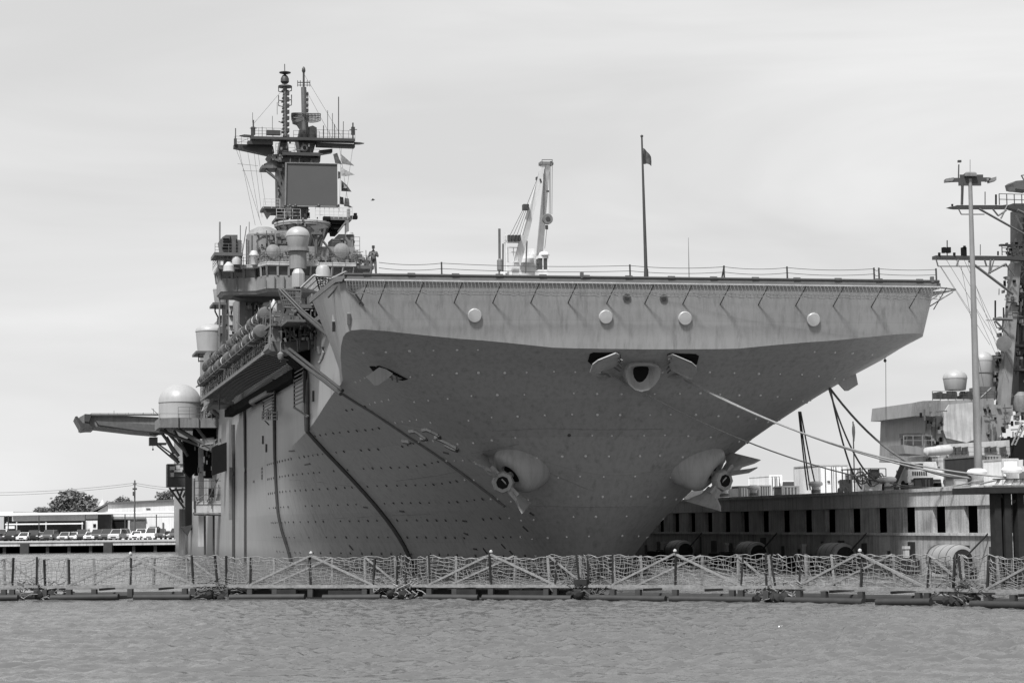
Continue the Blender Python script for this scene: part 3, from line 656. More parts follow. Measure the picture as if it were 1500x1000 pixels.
c = PX(444.8,103,99); g.lathe([(.1,-.35),(.22,-.1),(.18,.2),(.05,.4)], c, n=10); g.ln([(451,135),(451,198)],98.8,.045); g.ln([(448.5,135),(448.5,198)],98.8,.045)
for y in range(136,198,3): g.ln([(448.5,y),(451,y)],98.8,.03)
for y in range(136,166,8): g.rc(443,y,452,y+3,98.8,.6)
g.build('topmast_fitting', DSTEEL, t2)
# air search radar: two curved mesh lobes on a pedestal
g = MX()
def lobe(g, x0, x1, y0, y1, a, ccv):
    n1, n2 = 12, 5; Pn = [[None]*(n2+1) for _ in range(n1+1)]
    for i in range(n1+1):
        for j in range(n2+1):
            u = i/n1; v = j/n2; x = x0+(x1-x0)*u; yy = y0+(y1-y0)*v+(1-math.sqrt(max(0,1-(2*u-1)**2*.9)))*(2.8 if v < .5 else -2)
            p = PX(x, yy, a); p.y += ccv*((2*u-1)**2+ (2*v-1)**2*.4); Pn[i][j] = p
    for i in range(n1+1): g.tube(Pn[i], .05, 4)
    for j in range(n2+1): g.tube([Pn[i][j] for i in range(n1+1)], .05, 4)
lobe(g,426,443,166,179,98,-.5); lobe(g,444,468,167,180,98,-.6); mp_('air_search_radar', g, MSTEEL)
g = MX(); g.px([(437,202),(441,186),(437,180),(431,178),(430,173),(440,172),(450,176),(452,186),(458,184),(464,187),(464,202)],99,1.6); mp_('radar_pedestal', g, DSTEEL, 0)
g = MX(); g.rl(430,468,203,98.5,.9,.025,.6,2); mp_('yard_railing', g, DSTEEL)
for (x0,y0),(x1,y1) in (((345,216),(362,262)),((362,262),(383,330)),((350,218),(374,330)),((372,222),(384,318)),((378,224),(389,300)),((362,218),(380,320)),((348,240),(378,243)),((355,250),(380,251)),((497,214),(512,310)),((517,214),(505,300)),((500,214),(497,310)),((418,127),(371,182)),((446,110),(500,200)),((446,128),(487,204)),((371,200),(343,212))):
    MX().ln([(x0,y0),(x1,y1)],98.5,.016,4).build('rigging_wire', DSTEEL, mast)
# signal flags flying from the halyards
FM = [mat('flag_cloth', .06), mat('pale_flag_cloth', .25, .9, .7, 4), mat('mid_flag_cloth', .14, .9, .5, 3)]
for poly, k in (([(488,226),(494,224),(497,233),(501,241),(491,239)],0),([(500,226),(507,232),(519,243),(501,240)],2),([(500,245),(508,250),(520,256),(509,258),(500,258)],1),([(495,251),(499,252),(499,261),(495,262)],0),([(500,264),(508,271),(515,281),(500,280)],0),([(498,288),(503,289),(504,300),(498,299)],0),([(505,290),(511,291),(512,300),(510,303),(504,302)],0),([(508,299),(514,302),(517,304),(511,304)],0)):
    MX().px(poly,98.3,.03).build('signal_flag', FM[k], mast, 0)
g = MX(); g.ln([(504,270),(506,276)],98.2,.08); g.ln([(503,275),(508,275)],98.2,.07); g.build('flag_device', FM[1], mast)
# ---- starboard walkway: grating carried on transverse beams, seen from below ----
g = MB(); bi, bo = -17.9, -21.3
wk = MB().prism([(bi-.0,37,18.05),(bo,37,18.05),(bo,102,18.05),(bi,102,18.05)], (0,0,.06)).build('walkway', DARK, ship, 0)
for i in range(44): g.bar((bi+.1,38+i*1.45,17.0-.0),(bo,38+i*1.45,17.9),.16,.05)
g.build('walkway_beam', RADOME, wk, 0)
g = MB(); g.bar((bo,36.5,17.95),(bo,102,17.95),.16,.3); g.bar((bi-.15,44,16.85),(bi-.15,104,16.85),.2,.2); g.tube([(bi-.1,60,16.3),(bi-.5,62,16.2),(bi-.5,76,16.2),(bi-.1,78,16.2)],.25,8); g.build('walkway_girder', HAZE, wk, 0)
g = MB(); g.rail([(bo,37,18.1),(bo,102,18.1)],1.1,.025,2.2); g.build('walkway_railing', MSTEEL, wk)
MB().box(-18.5,-17.6,42,104,16.15,16.95).build('under_walkway_shade', DARK, wk, 0)  # dark box added in place of the shadow band below the walkway
# life raft canisters in two rows above the walkway
can0 = None
def canister():
    o = MB().lathe([(.05,-.72),(.34,-.70),(.47,-.6),(.5,-.5),(.5,.5),(.47,.6),(.34,.7),(.05,.72)], (0,0,0), (0,1,0), 16).build('life_raft_canister', LIGHTG, ship)
    g = MB()
    for y in (-.5,-.25,0,.25,.5): g.lathe([(.53,y-.075),(.53,y+.075)], (0,0,0), (0,1,0), 14)
    g.build('canister_strap', DSTEEL, o); MB().bar((0,-.6,-.5),(0,.6,-.5),.5,.08).build('canister_cradle', DSTEEL, o)
    return o
can0 = canister(); first = True
for row, (b, z, a0, n_) in enumerate(((-21.5,19.75,40,28),(-20.7,21.6,42,28))):
    for i in range(n_):
        if i % 28 == 27: continue
        loc = (b+random.uniform(-.05,.05), a0+(i%4)*1.75+(i//4)*9.0+row*2, z+random.uniform(-.06,.06))
        if first: can0.location = loc; first = False; continue
        c = can0.copy(); COL.objects.link(c); c.location = loc; c.rotation_euler = (0,random.uniform(-.2,.2),0)
        for ch in can0.children: d = ch.copy(); COL.objects.link(d); d.parent = c
g = MB()
for i in range(32):
    a = 39+i*1.95; g.bar((-21.3,a,18.1),(-21.0,a,21.2),.09); g.bar((-22,a,19.3),(-20.2,a,19.3),.08); g.bar((-21.3,a,21.15),(-20.1,a,21.15),.08)
g.bar((-21.9,39,19.3),(-21.9,101,19.3),.09); g.bar((-20.9,39,21.15),(-20.9,101,21.15),.09); g.build('raft_rack', MSTEEL, wk)
g = MB(); rr = random.Random(11)
for i in range(90):
    a = rr.uniform(40,100); z = rr.uniform(19.2,22.6); s_ = rr.uniform(.1,.4); b = rr.uniform(-20.3,-19.3); g.box(b,b+s_,a,a+s_*2,z,z+s_*1.4)
for i in range(70):
    a = rr.uniform(40,100); z = rr.uniform(19,22); g.tube([(rr.uniform(-21,-19.3),a,z),(rr.uniform(-21,-19.3),a+rr.uniform(-2,2),z+rr.uniform(.3,1.5))],.05,5)
g.build('walkway_fitting', MSTEEL, wk, 0)
g = MB()
for b, z, a0 in ((-21.5,19.75,40),(-20.7,21.6,44)):
    for k in range(7):
        a = a0+k*9-1.3; g.lathe([(.06,-.5),(.5,-.4),(.62,-.1),(.62,.5),(.3,.6)], (b,a,z), (0,1,0), 14)
g.build('winch_drum', MSTEEL, wk)
# ---- forward sponson with its stacked decks, truss and net frames ----
sp = MX().px([(393,510),(398,514),(428,516),(462,507),(462,499),(396,500)],33,4).build('sponson', MSTEEL, ship, 0)
def spp(name, m, mt=MSTEEL, sm=0, par=None): return m.build(name, mt, par or sp, sm)
g = MX(); g.rc(399,477,412,500,33,3); g.rc(440,480,461,499,33.5,.3); spp('sponson_house', g, HAZE2)
g = MX(); g.rc(413,476,438,500,34,2.2); g.rc(440,486,460,497,33.4,.25) if 0 else None; spp('sponson_recess', g, DARK)
g = MX(); g.rc(396,474,466,477,32.5,4.5); g.rc(441,446,482,451,30,5); spp('sponson_deck', g)
for L_ in ([(414,478),(436,498)],[(436,478),(416,498)],[(425,476),(425,500)],[(439,476),(439,500)],[(412,476),(412,502)],[(458,478),(458,505)],[(462,450),(462,505)],[(470,452),(468,480)],[(448,452),(452,475)]):
    MX().ln(L_,32.8,.12).build('truss_brace', MSTEEL, sp)
g = MX()
for y in (486,490,494): g.ln([(441,y),(460,y)],33.3,.06)
g.ln([(441,481),(441,499)],33.3,.07); g.ln([(396,440),(396,512)],30,.05); g.ln([(411,500),(411,530)],30,.04); c = PX(411,521,30); g.lathe([(.15,-.3),(.25,-.1),(.25,.15),(.1,.3)], c, n=10); spp('sponson_fitting', g, HAZE2, 35)
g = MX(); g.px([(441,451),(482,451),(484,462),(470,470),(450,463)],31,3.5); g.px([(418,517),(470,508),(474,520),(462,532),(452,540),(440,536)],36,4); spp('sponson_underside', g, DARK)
# boxes and ladders on the upper step
g = MX(); g.rc(457,430,477,446,29.5,3); spp('vent_house', g, DSTEEL)
g = MX()
for y in (433,438,443): g.rc(460,y,474,y+2,29.3,.4)
g.ln([(457,430),(457,447)],29.3,.09); g.ln([(477,430),(477,447)],29.3,.09); spp('vent_louvre', g, HAZE2)
# folded net frames: a fan of bars above the sponson
def netframe(A, B, C, D, n1, n2, r=.045, a=31, a2=33):
    g = MB(); pa, pb, pc, pd = PX(*A,a), PX(*B,a), PX(*C,a2), PX(*D,a2)
    for i in range(n1+1): t = i/n1; g.tube([pa.lerp(pb,t), pd.lerp(pc,t)], r*(1.8 if i in (0,n1) else 1), 5)
    for i in range(n2+1): t = i/n2; g.tube([pa.lerp(pd,t), pb.lerp(pc,t)], r*(1.8 if i in (0,n2) else 1), 5)
    return g
netframe((460,403),(503,414),(480,433),(441,421),5,14,.05).build('net_frame', LIGHTG, ship)
netframe((463,405),(506,407),(486,421),(470,431),9,7,.035,30,31).build('net_frame', DSTEEL, ship)
netframe((486,408),(507,398),(503,410),(489,416),4,6,.05,12,14).build('net_frame', MSTEEL, ship)
netframe((408,424),(441,425),(439,452),(416,450),8,5,.04,32,32).build('net_frame', MSTEEL, ship)
# boat boom pairs
for (p, q, a0, a1, r) in (((410,425),(440,456),31,30,.12),((414,424),(444,455),31,30,.12),((439,456),(481,492),29,24,.16),((442,454),(484,489),29,24,.14),((436,460),(455,481),29,28,.08),((420,515),(499,577),30,17,.16),((424,511),(502,572),30,17.4,.15),((436,546),(456,560),44,44,.05)):
    P_, Q_ = PX(*p,a0), PX(*q,a1); MB().tube([P_,Q_],r*.85,8).build('boat_boom', DSTEEL, ship)
# drain pipes round the break of the bow
for pts, aa, r in (([(508,404),(500,415),(487,449),(482,468),(474,480)],13.5,.2),([(466,507),(468,518),(472,524),(467,532)],22,.12),([(473,508),(474,516),(470,527)],21,.14),([(452,530),(456,545),(452,560),(450,600),(450,632)],37,.2),([(456,545),(456,535),(450,528)],37,.16)):
    MX().ln(pts,aa,r,8).build('drain_pipe', MSTEEL, ship)
g = MB(); p = PX(420,549,44); g.tube([PX(421,552,46),PX(423,544,46),PX(428,542,46),PX(445,543,42)],.1,8); g.build('drain_pipe', HAZE2, ship)
# catwalk ladders on the hull side
def ladder(x0,y0,x1,y1,b,n_,w=.05):
    p = S(x0,y0,b=b); q = S(x1,y0,b=b); z1 = S(x0,y1,b=b).z; g = MB()
    for c in (p,q): g.bar((b,c.y,c.z),(b,c.y,z1),.12)
    for i in range(n_): z = p.z+(z1-p.z)*(i+.5)/n_; g.bar((b,p.y,z),(b,q.y,z),.09)
    return g
ladder(431,544,445,596,-18.3,9).build('ladder', DSTEEL, ship); ladder(386,572,402,613,-18.2,9).build('ladder', DSTEEL, ship)
g = MB()
for y in (604,609,614): p = S(384,y,b=-18.8); q = S(406,y,b=-18.8); g.bar(p,q,.07)
for x in (384,390,396,402,406): g.bar(S(x,602,b=-18.8),S(x,615,b=-18.8),.06)
g.bar(S(388,616,b=-18.8),S(394,622,b=-18.3),.08); g.build('ladder_cage', DSTEEL, ship)
g = MB(); g.bar(S(430,597,b=-18.2),S(450,610,b=-18.1),.1); g.bar(S(432,596,b=-18.2),S(452,609,b=-18.1),.05); g.build('ladder_stay', HAZE2, ship)
for x, y in ((437,436),(473,408)):
    pass
g = MX(); g.lathe([(.5,0),(.52,.1),(.52,1.15),(.34,1.5),(.1,1.55)], PX(437,421,38), n=8); o = g.build('whistle_cover', RADOME, ship, 20)
c = PX(473,408,48); MB().lathe([(.62,-1.2),(.62,.75),(.5,1.05),(.2,1.18)], c, n=16).build('small_radome', RADOME, ship)
g = MB(); c = PX(473,408,48); g.bar((c.x,c.y,c.z-1.2),(c.x,c.y,19.9),.5); c = PX(437,421,38); g.bar((c.x,c.y,c.z),(c.x,c.y,19.0),.4); g.box(-20.6,-17.9,28,50,19.55,19.75); g.build('catwalk_deck', MSTEEL, ship, 0)
g = MX(); c = PX(403,462,50); g.lathe([(.25,-1),(.3,.6),(.05,1)], PX(401,455,52), n=8); g.build('small_radome', LIGHTG, ship)
g = MX(); c = PX(396,458,50); g.lathe([(.2,-.9),(.62,-.6),(.62,.1),(.35,.45)], c, n=14); g.build('capstan', HAZE2, ship)
# ---- second (aft) sponson with railing ----
g = MX(); g.rc(312,588,343,593,97,8); g.px([(303,597),(313,592),(313,588),(306,590)],97,8); s2_ = g.build('sponson', HAZE, ship, 0)
g = MX(); g.rl(313,330,588,97,1.5,.03,.6,5); g.rl(305,330,574,99,1.0,.03,.6,3)
for i in range(8): g.ln([(314+i*2,588),(318+i*2,572)],97.2,.04)
g.build('sponson_railing', HAZE2, s2_)
g = MX(); g.px([(331,574),(342,566),(350,575),(337,591),(330,588)],98,3); g.build('sponson_screen', LIGHTG, s2_, 0)
g = MX(); g.ln([(306,520),(306,598)],108,.6,4); g.rc(303,515,309,600,108,3); g.ln([(322,325),(321,600)],94,.1,6); g.build('vertical_post', HAZE2, ship)
# mid radomes with platforms
o, c, R_, zb = add_radome(288,333,472,483,514,115,taper=.86); MX().rc(287,514,336,517,114,6).build('radome_platform', MSTEEL, o, 0)
g = MX(); g.ln([(291,517),(291,530)],115,.07); g.ln([(309,517),(309,530)],115,.07); g.ln([(291,523),(309,523)],115,.06); g.ln([(291,529),(309,529)],115,.07); g.ln([(306,517),(306,560)],116,.5,6); g.ln([(330,517),(316,560)],116,.3,6); g.build('radome_support', DSTEEL, o)
c = PX(333,507,112); MB().lathe([(.2,-.8),(.45,-.7),(.4,.3),(.2,.8),(.05,.9)], c, n=12).build('small_radome', WHITE, ship)
o, c, R_, zb = add_radome(313,338,417,423,443,118,taper=.8); MX().rc(312,443,342,446,117,5).build('radome_platform', MSTEEL, o, 0)
g = MX(); g.ln([(315,446),(315,456),(322,470)],118,.1); g.ln([(326,446),(326,470)],118,.1); g.rc(322,462,342,472,118,4); g.ln([(315,452),(330,452)],118,.06); g.ln([(318,470),(340,470)],118,.08); g.ln([(322,446),(322,470)],118,.07); g.build('radome_support', DSTEEL, o)
g = MX(); g.rc(322,478,342,488,112,3); g.rc(325,500,345,520,112,3); g.rc(325,488,340,500,113,3); g.build('side_house', MSTEEL, ship, 0)
# ---- large radome on its platform, with the braced truss ----
o, c, R_, zb = add_radome(234,297,560,587,612,130,taper=.99)
MX().rc(233,612,346,626,129,9).build('radome_platform', HAZE2, o, 0)
g = MX()
for x in (261,291,322,343): g.rc(x,612,x+1.2,627,128.8,.3)
g.build('platform_stiffener', DSTEEL, o, 0)
g = MX(); g.rl(234,346,612,128.9,.55,.03,2.6,1); g.rl(261,310,612,128.9,1.35,.03,1.4,3); g.build('platform_railing', MSTEEL, o)
for (p, q, r, aa) in (((310,600),(358,640),.3,128),((258,627),(348,680),.3,130),((234,630),(300,655),.22,131),((234,630),(262,668),.22,132),((240,628),(272,662),.2,132),((288,626),(305,648),.22,130),((342,628),(308,650),.2,130),((345,630),(312,655),.1,130),((295,652),(312,650),.3,130),((255,630),(275,668),.2,134),((243,640),(256,664),.3,134),((250,664),(262,678),.25,134),((300,655),(345,682),.14,130)):
    MX().ln([p,q],aa,r,6).build('platform_brace', MSTEEL, o)
g = MX(); g.px([(297,642),(313,640),(316,652),(304,660),(292,655)],129.8,.5); g.build('gusset_plate', HAZE2, o, 0)
g = MX(); rr = random.Random(4)
for i in range(26):
    x = rr.uniform(296,340); y = rr.uniform(598,612); g.rc(x,y,x+rr.uniform(2,5),y+rr.uniform(2,8),rr.uniform(131,134),.6)
g.build('deck_locker', HAZE2, o, 0)
g = MX(); g.rc(300,598,345,612,136,2); g.px([(300,626),(346,626),(346,640),(330,632),(318,628)],134,2); g.px([(268,645),(292,634),(288,690),(278,700),(270,690)],137,2); g.rc(302,640,310,700,140,2); g.rc(322,640,331,690,136,2); g.rc(286,640,293,696,139,2); g.rc(283,627,346,642,132,1); g.rc(299,642,311,700,134,1);g.build('dark_opening', DARK, ship, 0)
# ---- deck edge elevator ----
ev = MX().px([(116,611),(125,606),(234,611),(236,634),(200,631),(140,624),(137,627),(118,627)],172,13).build('deck_edge_elevator', HAZE2, ship, 0)
g = MX(); g.px([(110,610),(113,609),(121,619),(130,620),(136,626),(120,628)],171,13); g.px([(124,606),(134,607),(130,618),(124,617)],171,1); g.build('elevator_guard', DSTEEL, ev, 0)
g = MX(); g.px([(140,616),(234,622),(234,633),(200,630),(145,622)],171.6,.4); g.rc(132,606,234,608.5,171.5,.4); g.build('elevator_girder', MSTEEL, ev, 0)
g = MX(); g.rl(134,234,608,171.6,.3,.03,1.2,1)
for x, y in ((167,601),(188,604),(225,598),(150,606),(210,604)): g.ln([(x,y),(x,608)],171.8,.03)
g.ln([(222,598),(233,608)],171.6,.04); g.build('elevator_railing', DSTEEL, ev)
g = MX(); g.rc(219,640,231,652,175,2); g.rc(229,648,244,651,175,2); g.ln([(219,636),(240,636)],175,.1); g.ln([(230,652),(256,674)],175,.14); g.ln([(233,651),(262,672)],175,.12); g.ln([(224,652),(224,657)],175,.04); c = PX(224,658,175); g.lathe([(.05,-.15),(.15,0),(.05,.15)], c, n=8); g.build('boat_davit', MSTEEL, ev)
# ---- hull side gear aft ----
g = MX(); g.rc(245,679,281,713,178,3); bx_ = g.build('sponson_box', DSTEEL, ship, 0)
g = MX(); g.rc(247,681,272,698,177.9,.2); g.build('box_opening', MSTEEL, bx_, 0)
g = MX(); 
for x, y, w_, h_ in ((249,683,7,5),(258,681,6,6),(250,692,5,6),(255,688,12,3),(264,684,5,4)): g.rc(x,y,x+w_,y+h_,177.6,.4)
g.build('box_gear', LIGHTG, bx_, 0)
for p, q in (((248,714),(270,744)),((257,714),(268,736)),((268,714),(262,732)),((275,714),(268,728)),((250,718),(275,716))): MX().ln([p,q],178,.16).build('box_brace', DSTEEL, bx_)
MX().rc(272,648,282,776,172,1.5).build('dark_opening', DARK, ship, 0)
MX().rc(263,745,271,815,180,1.5).build('side_pillar', HAZE2, ship, 0)
MX().px([(266,772),(283,768),(275,784)],171,2).build('side_bracket', DSTEEL, ship, 0)
g = MX(); g.rc(291,655,299,800,136,1.5); g.rc(283,655,286,700,145,1); g.build('side_pillar', LIGHTG, ship, 0)
g = MX(); g.px([(311,655),(322,651),(346,642),(346,682),(330,690),(311,696)],118,1); g.build('dark_opening', DARK, ship, 0)
g = MX(); g.rc(284,733,336,751,126,2.5); gw = g.build('accommodation_platform', LIGHTG, ship, 0)
g = MX(); g.rl(284,336,745,125.8,3.4,.05,2.4,4); g.ln([(285,700),(285,750)],125.8,.06); g.ln([(335,700),(335,750)],125.8,.06); g.ln([(303,735),(320,700)],125.8,.07); g.ln([(287,733),(303,722)],125.8,.05); g.ln([(284,750),(284,753),(336,754)],125.8,.12); g.build('platform_railing', DSTEEL, gw)
g = MX(); g.px([(317,733),(322,712),(330,704),(334,704),(334,737),(318,738)],127.5,1.2); g.build('boat_cover', MSTEEL, gw, 0)
g = MX(); g.rc(306,715,314,728,127,.8); g.build('winch', DARK, gw, 0)
MX().rc(336,684,351,761,108,.9).build('fender_panel', HAZE2, ship, 0)
MX().rc(350,684,352.5,762,107.8,.5).build('fender_edge', LIGHTG, ship, 0)
MX().rc(352.5,692,357,850,107,.8).build('dark_opening', DARK, ship, 0)
for x in (300,313): MX().ln([(x,755),(x,812)],128,.14,6).build('conduit', DSTEEL, ship)
g = MX(); rr = random.Random(8)
for i in range(70):
    x = rr.uniform(284,346); y = rr.uniform(640,735); g.rc(x,y,x+rr.uniform(1,3),y+rr.uniform(2,9),rr.uniform(124,135),.3)
g.build('side_fitting', MSTEEL, ship, 0)

# ---- extra pipework, cables, boxes and ladders over the island faces ----
rr = random.Random(21); g = MX(); h = MX(); k_ = MX()
def strew(x0,y0,x1,y1,a0,a1,n):
    for i in range(n):
        x = rr.uniform(x0,x1); y = rr.uniform(y0,y1); a = rr.uniform(a0,a1); t = rr.random()
        if t < .35: g.rc(x,y,x+rr.uniform(1,4),y+rr.uniform(1.5,5),a,rr.uniform(.15,.5))
        elif t < .6: h.ln([(x,y),(x+rr.uniform(-.5,.5),y+rr.uniform(6,20))],a,rr.uniform(.03,.08))
        elif t < .8: h.ln([(x,y),(x+rr.uniform(5,14),y+rr.uniform(-1,1))],a,rr.uniform(.03,.07))
        else: k_.rc(x,y,x+rr.uniform(1,3),y+rr.uniform(2,6),a,.2)
strew(372,336,402,384,92.0,91.8,26); strew(405,340,425,386,91.8,91.6,30); strew(412,364,520,388,90.3,89.4,60); strew(356,440,384,520,93.6,92.6,36); strew(386,432,445,500,91.8,90.5,26)
strew(330,436,352,520,103,100,30); strew(407,240,420,316,98.9,98.6,16); strew(430,300,452,318,98.3,98,12); strew(396,200,470,236,98.2,97.8,34); strew(408,316,470,345,95.2,94.8,20); strew(486,345,520,372,94.8,94.5,18)
strew(396,476,462,500,32.5,31.5,26); strew(440,452,480,500,30,29,20); strew(396,440,440,475,34,31,34)
g.build('island_fitting', HAZE2, isl, 0); h.build('island_pipe', MSTEEL, isl, 0); k_.build('island_recess', DARK, isl, 0)
# ================= pier, objects on it, second warship =================
I4 = Matrix.Identity(4); SHIPM = Matrix.Translation(SO) @ Matrix.Rotation(TH, 4, 'Z')
def under(o, root, fr=SHIPM):     # geometry given in the frame fr, parented to root without moving
    rm = Matrix.Translation(root.location) @ Matrix.Rotation(root.rotation_euler.z, 4, 'Z')
    o.parent = root; o.matrix_parent_inverse = rm.inverted() @ fr; return o
def settle(o, loc, rz=TH, fr=SHIPM):   # give a single-mesh thing its own origin
    m = Matrix.Translation(loc) @ Matrix.Rotation(rz, 4, 'Z'); o.data.transform(m.inverted() @ fr); o.location = loc; o.rotation_euler = (0,0,rz); return o
PZ = 5.9; PB = 21.0
pier = thing('pier', 'double decked concrete pier with dark openings between columns beside the warship', 'pier', toworld(PB, 20, 0), TH)
def pp_(name, m, mt, sm=0): return under(m.build(name, mt, None, sm), pier)
A0, A1 = -45, 245
pp_('pier_deck', MB().box(PB, 45, A0, A1, 4.75, PZ), CONC)
g = MB().box(PB-.12, PB-.003, A0, A1, PZ-.12, PZ+.12); pp_('kerb', g, CONC)
g = MB()
for i in range(60):
    a = A0+2+i*4.85; 
    if i % 3 == 0: g.box(PB-.008, PB+.02, a, a+.03, 4.8, PZ-.1)
pp_('expansion_joint', g, DSTEEL)
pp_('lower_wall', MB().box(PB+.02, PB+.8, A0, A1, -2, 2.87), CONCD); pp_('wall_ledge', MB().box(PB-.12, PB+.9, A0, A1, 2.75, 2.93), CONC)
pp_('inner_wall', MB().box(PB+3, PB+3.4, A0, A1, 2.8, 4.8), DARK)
pp_('lower_deck', MB().box(PB+.82, 45, A0, A1, 2.5, 2.9), mat('shaded_concrete', .05, .9, .3, .5))  # dark tone of deck and inner wall paints the shade inside the openings
for i in range(56):
    a = -7.5+(i-7)*5.03
    if a > A1-5: break
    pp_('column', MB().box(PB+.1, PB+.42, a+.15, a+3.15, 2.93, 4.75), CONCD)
g = MB()
for i in range(40): a = -40+i*5.03*1.0; g.box(PB+.6, PB+.75, a-.2, a-.05, 2.93, 4.75)
pp_('downpipe', g, MSTEEL)
g = MB(); rr = random.Random(9)
for i in range(24): a = -12+i*4.4; g.box(PB-.03, PB+.03, a, a+rr.uniform(.3,1.6), rr.uniform(.2,1.0), rr.uniform(1.5,2.6))
pp_('fender_frame', g, DSTEEL)
# pneumatic fenders floating at the pier face
fa = [S(x, 812, b=19.9).y for x in (1006,1113,1240,1412,1600)]
f0 = None; names = ['closest to the warship hull','second from the warship hull','third from the warship hull','left of the black dolphin','outermost, past the dolphin']
for i, a in enumerate(fa):
    f = thing('floating_fender', 'grey cylindrical floating fender, '+names[i], 'fender', toworld(19.8, a, 1.2), TH, 'cylindrical fenders floating along the pier')
    prof = [(.05,-.02),(.72,0),(.92,.08),(.98,.5),(1.0,2.4),(.97,3.3),(.8,4.1),(.45,4.6),(.1,4.75)]
    MB().lathe(prof, (0,0,0), (0,1,0), 22).build('fender_body', mat('fender_skin',.22,.7,.15,1), f); 
    g = MB()
    for y in (.5,1.6,2.7,3.6): g.lathe([(1.0,y-.04),(1.0,y+.04)], (0,0,0), (0,1,0), 22)
    g.build('fender_band', MSTEEL, f); MB().lathe([(.70,-.04),(.70,-.02)], (0,0,0), (0,1,0), 20).build('fender_end', RUBBER, f); MB().tube([(.3,-.1,.3),(1.1,-1.6,1.7)],.06,6).build('chain', DSTEEL, f)
ca = [S(x, 808, b=20.3).y for x in (968,1060,1172,1322)]
for i, a in enumerate(ca):
    f = thing('camel_float', 'low black timber float against the pier wall, '+['farthest, beside the hull','second from the hull','third from the hull','nearest, right of the largest gap'][i], 'float', toworld(20.2, a, .3), TH, 'black floats between the fenders')
    MB().box(-.8,.7,-1.6,1.6,-.5,.75).box(-.7,.6,-1.4,-1.0,.75,.9).build('float_body', RUBBER, f, 0); MB().box(-.75,.65,-1.55,1.55,.76,.82).build('float_top', MSTEEL, f, 0)
    MB().box(.1,.4,-.5,-.1,.82,1.5).box(.05,.45,-.55,-.05,1.5,1.7).build('float_post', LIGHTG, f, 0)
def PBX(x, b): l_ = S(x, 720, b=b); return toworld(b, l_.y, PZ)
# bollards
bl = [(1061,22.2,1.2,'farthest white bollard, seen just right of the port anchor'),(1104,22.2,1.0,'white bollard in front of the dark crates'),(1195,22.2,1.0,'white bollard in front of the white container'),(1302,22.2,1.0,'white bollard beside the white crate at the foot of the truck crane'),(1432,22.2,1.15,'rounded white bollard in front of the dark container with ropes on it'),(1483,22.2,1.15,'rounded white bollard at the right edge of the photo beside the black dolphin')]
for x, y, s_, lab in bl:
    P = PBX(x, y); f = thing('bollard', lab, 'bollard', P, 0, 'white mooring bollards on the pier edge')
    MB().lathe([(.62,0),(.62,.12),(.42,.18),(.36,.7),(.42,.85),(.66,.95),(.7,1.12),(.6,1.28),(.3,1.36)], (0,0,0), n=20).build('bollard_post', WHITE, f)
    g = MB(); 
    for k in range(3): g.lathe([(.40,.24+k*.1),(.47,.27+k*.1),(.47,.30+k*.1),(.40,.33+k*.1)], (0,0,0), n=16)
    g.build('rope_turns', ROPE, f); f.scale = (s_*.85,)*3
# boxes on the pier, aligned with it
def cbox(name, label, cat, x0, x1, yt, bb, ln_, mt, group=None, mt2=None, ribs=0, doors=False):
    P = PBX(x0, bb); l_ = toloc(P); q = S(x1, 720, a=l_.y); w = q.x-l_.x; h = S(x0, yt, a=l_.y).z-PZ
    f = thing(name, label, cat, P, TH, group)
    MB().box(0,w,0,ln_,.12,h).build('box_shell', mt, f, 0)
    g = MB()
    for X in (0,w):
        for Y in (0,ln_): g.box(X-.06,X+.06,Y-.06,Y+.06,0,h+.02)
    for Z in (.16,h-.02): g.box(-.04,w+.04,-.04,.05,Z-.06,Z+.06); g.box(-.04,.04,0,ln_,Z-.06,Z+.06)
    g.build('corner_frame', mt2 or mt, f, 0)
    if ribs:
        g = MB()
        for i in range(ribs): x = (i+.5)*w/ribs; g.box(x-w/ribs*.22,x+w/ribs*.22,-.05,-.001,.2,h-.1)
        g.build('corrugation', mt2 or mt, f, 0)
    if doors:
        g = MB()
        for t in (.2,.42,.58,.8): g.bar((w*t,-.06,.25),(w*t,-.06,h-.15),.05)
        for t in (.31,.69): g.box(w*t-.12,w*t+.12,-.09,-.05,h*.45,h*.5)
        g.box(w*.495,w*.505,-.03,-.001,.2,h-.1); g.build('door_bar', DSTEEL, f, 0)
    return f, w, h
WG = mat('container_white', .66, .5, .08, 1, streak=.15); DG = mat('container_dark', .055, .55, .2, 1, streak=.2); MG = mat('crate_grey', .2, .6, .2, 1)
cbox('shipping_container','white shipping container with closed doors on the pier','container',1201,1242,681,26,6,WG,None,LIGHTG,0,True)
cbox('shipping_container','small white container standing behind dark crates on the pier','container',1128,1145,696,29,6,WG,None,WG,0,True)
cbox('equipment_crate','dark crate in front of the small white container','crate',1112,1129,711,24,2,DG,None,MG,5)
cbox('equipment_crate','low grey crate nearest the port anchor','crate',1083,1098,712,24,3,MG,None,DG,4)
cbox('equipment_crate','dark crate in front of the parked van','crate',1146,1170,712,24,2,DG,None,MG,5)
cbox('shipping_container','large dark container with ribbed end beside the lamp mast','container',1441,1466,667,27,6.5,DG,None,LIGHTG if False else MG,6)
cbox('equipment_crate','white crate under the coiled hoses left of the truck crane','crate',1268,1299,702,24.5,2.5,WG,None,WG,0)
cbox('storage_tank','white rectangular tank behind the bollard at the right edge','tank',1470,1492,672,26,3,WG,None,LIGHTG,0)
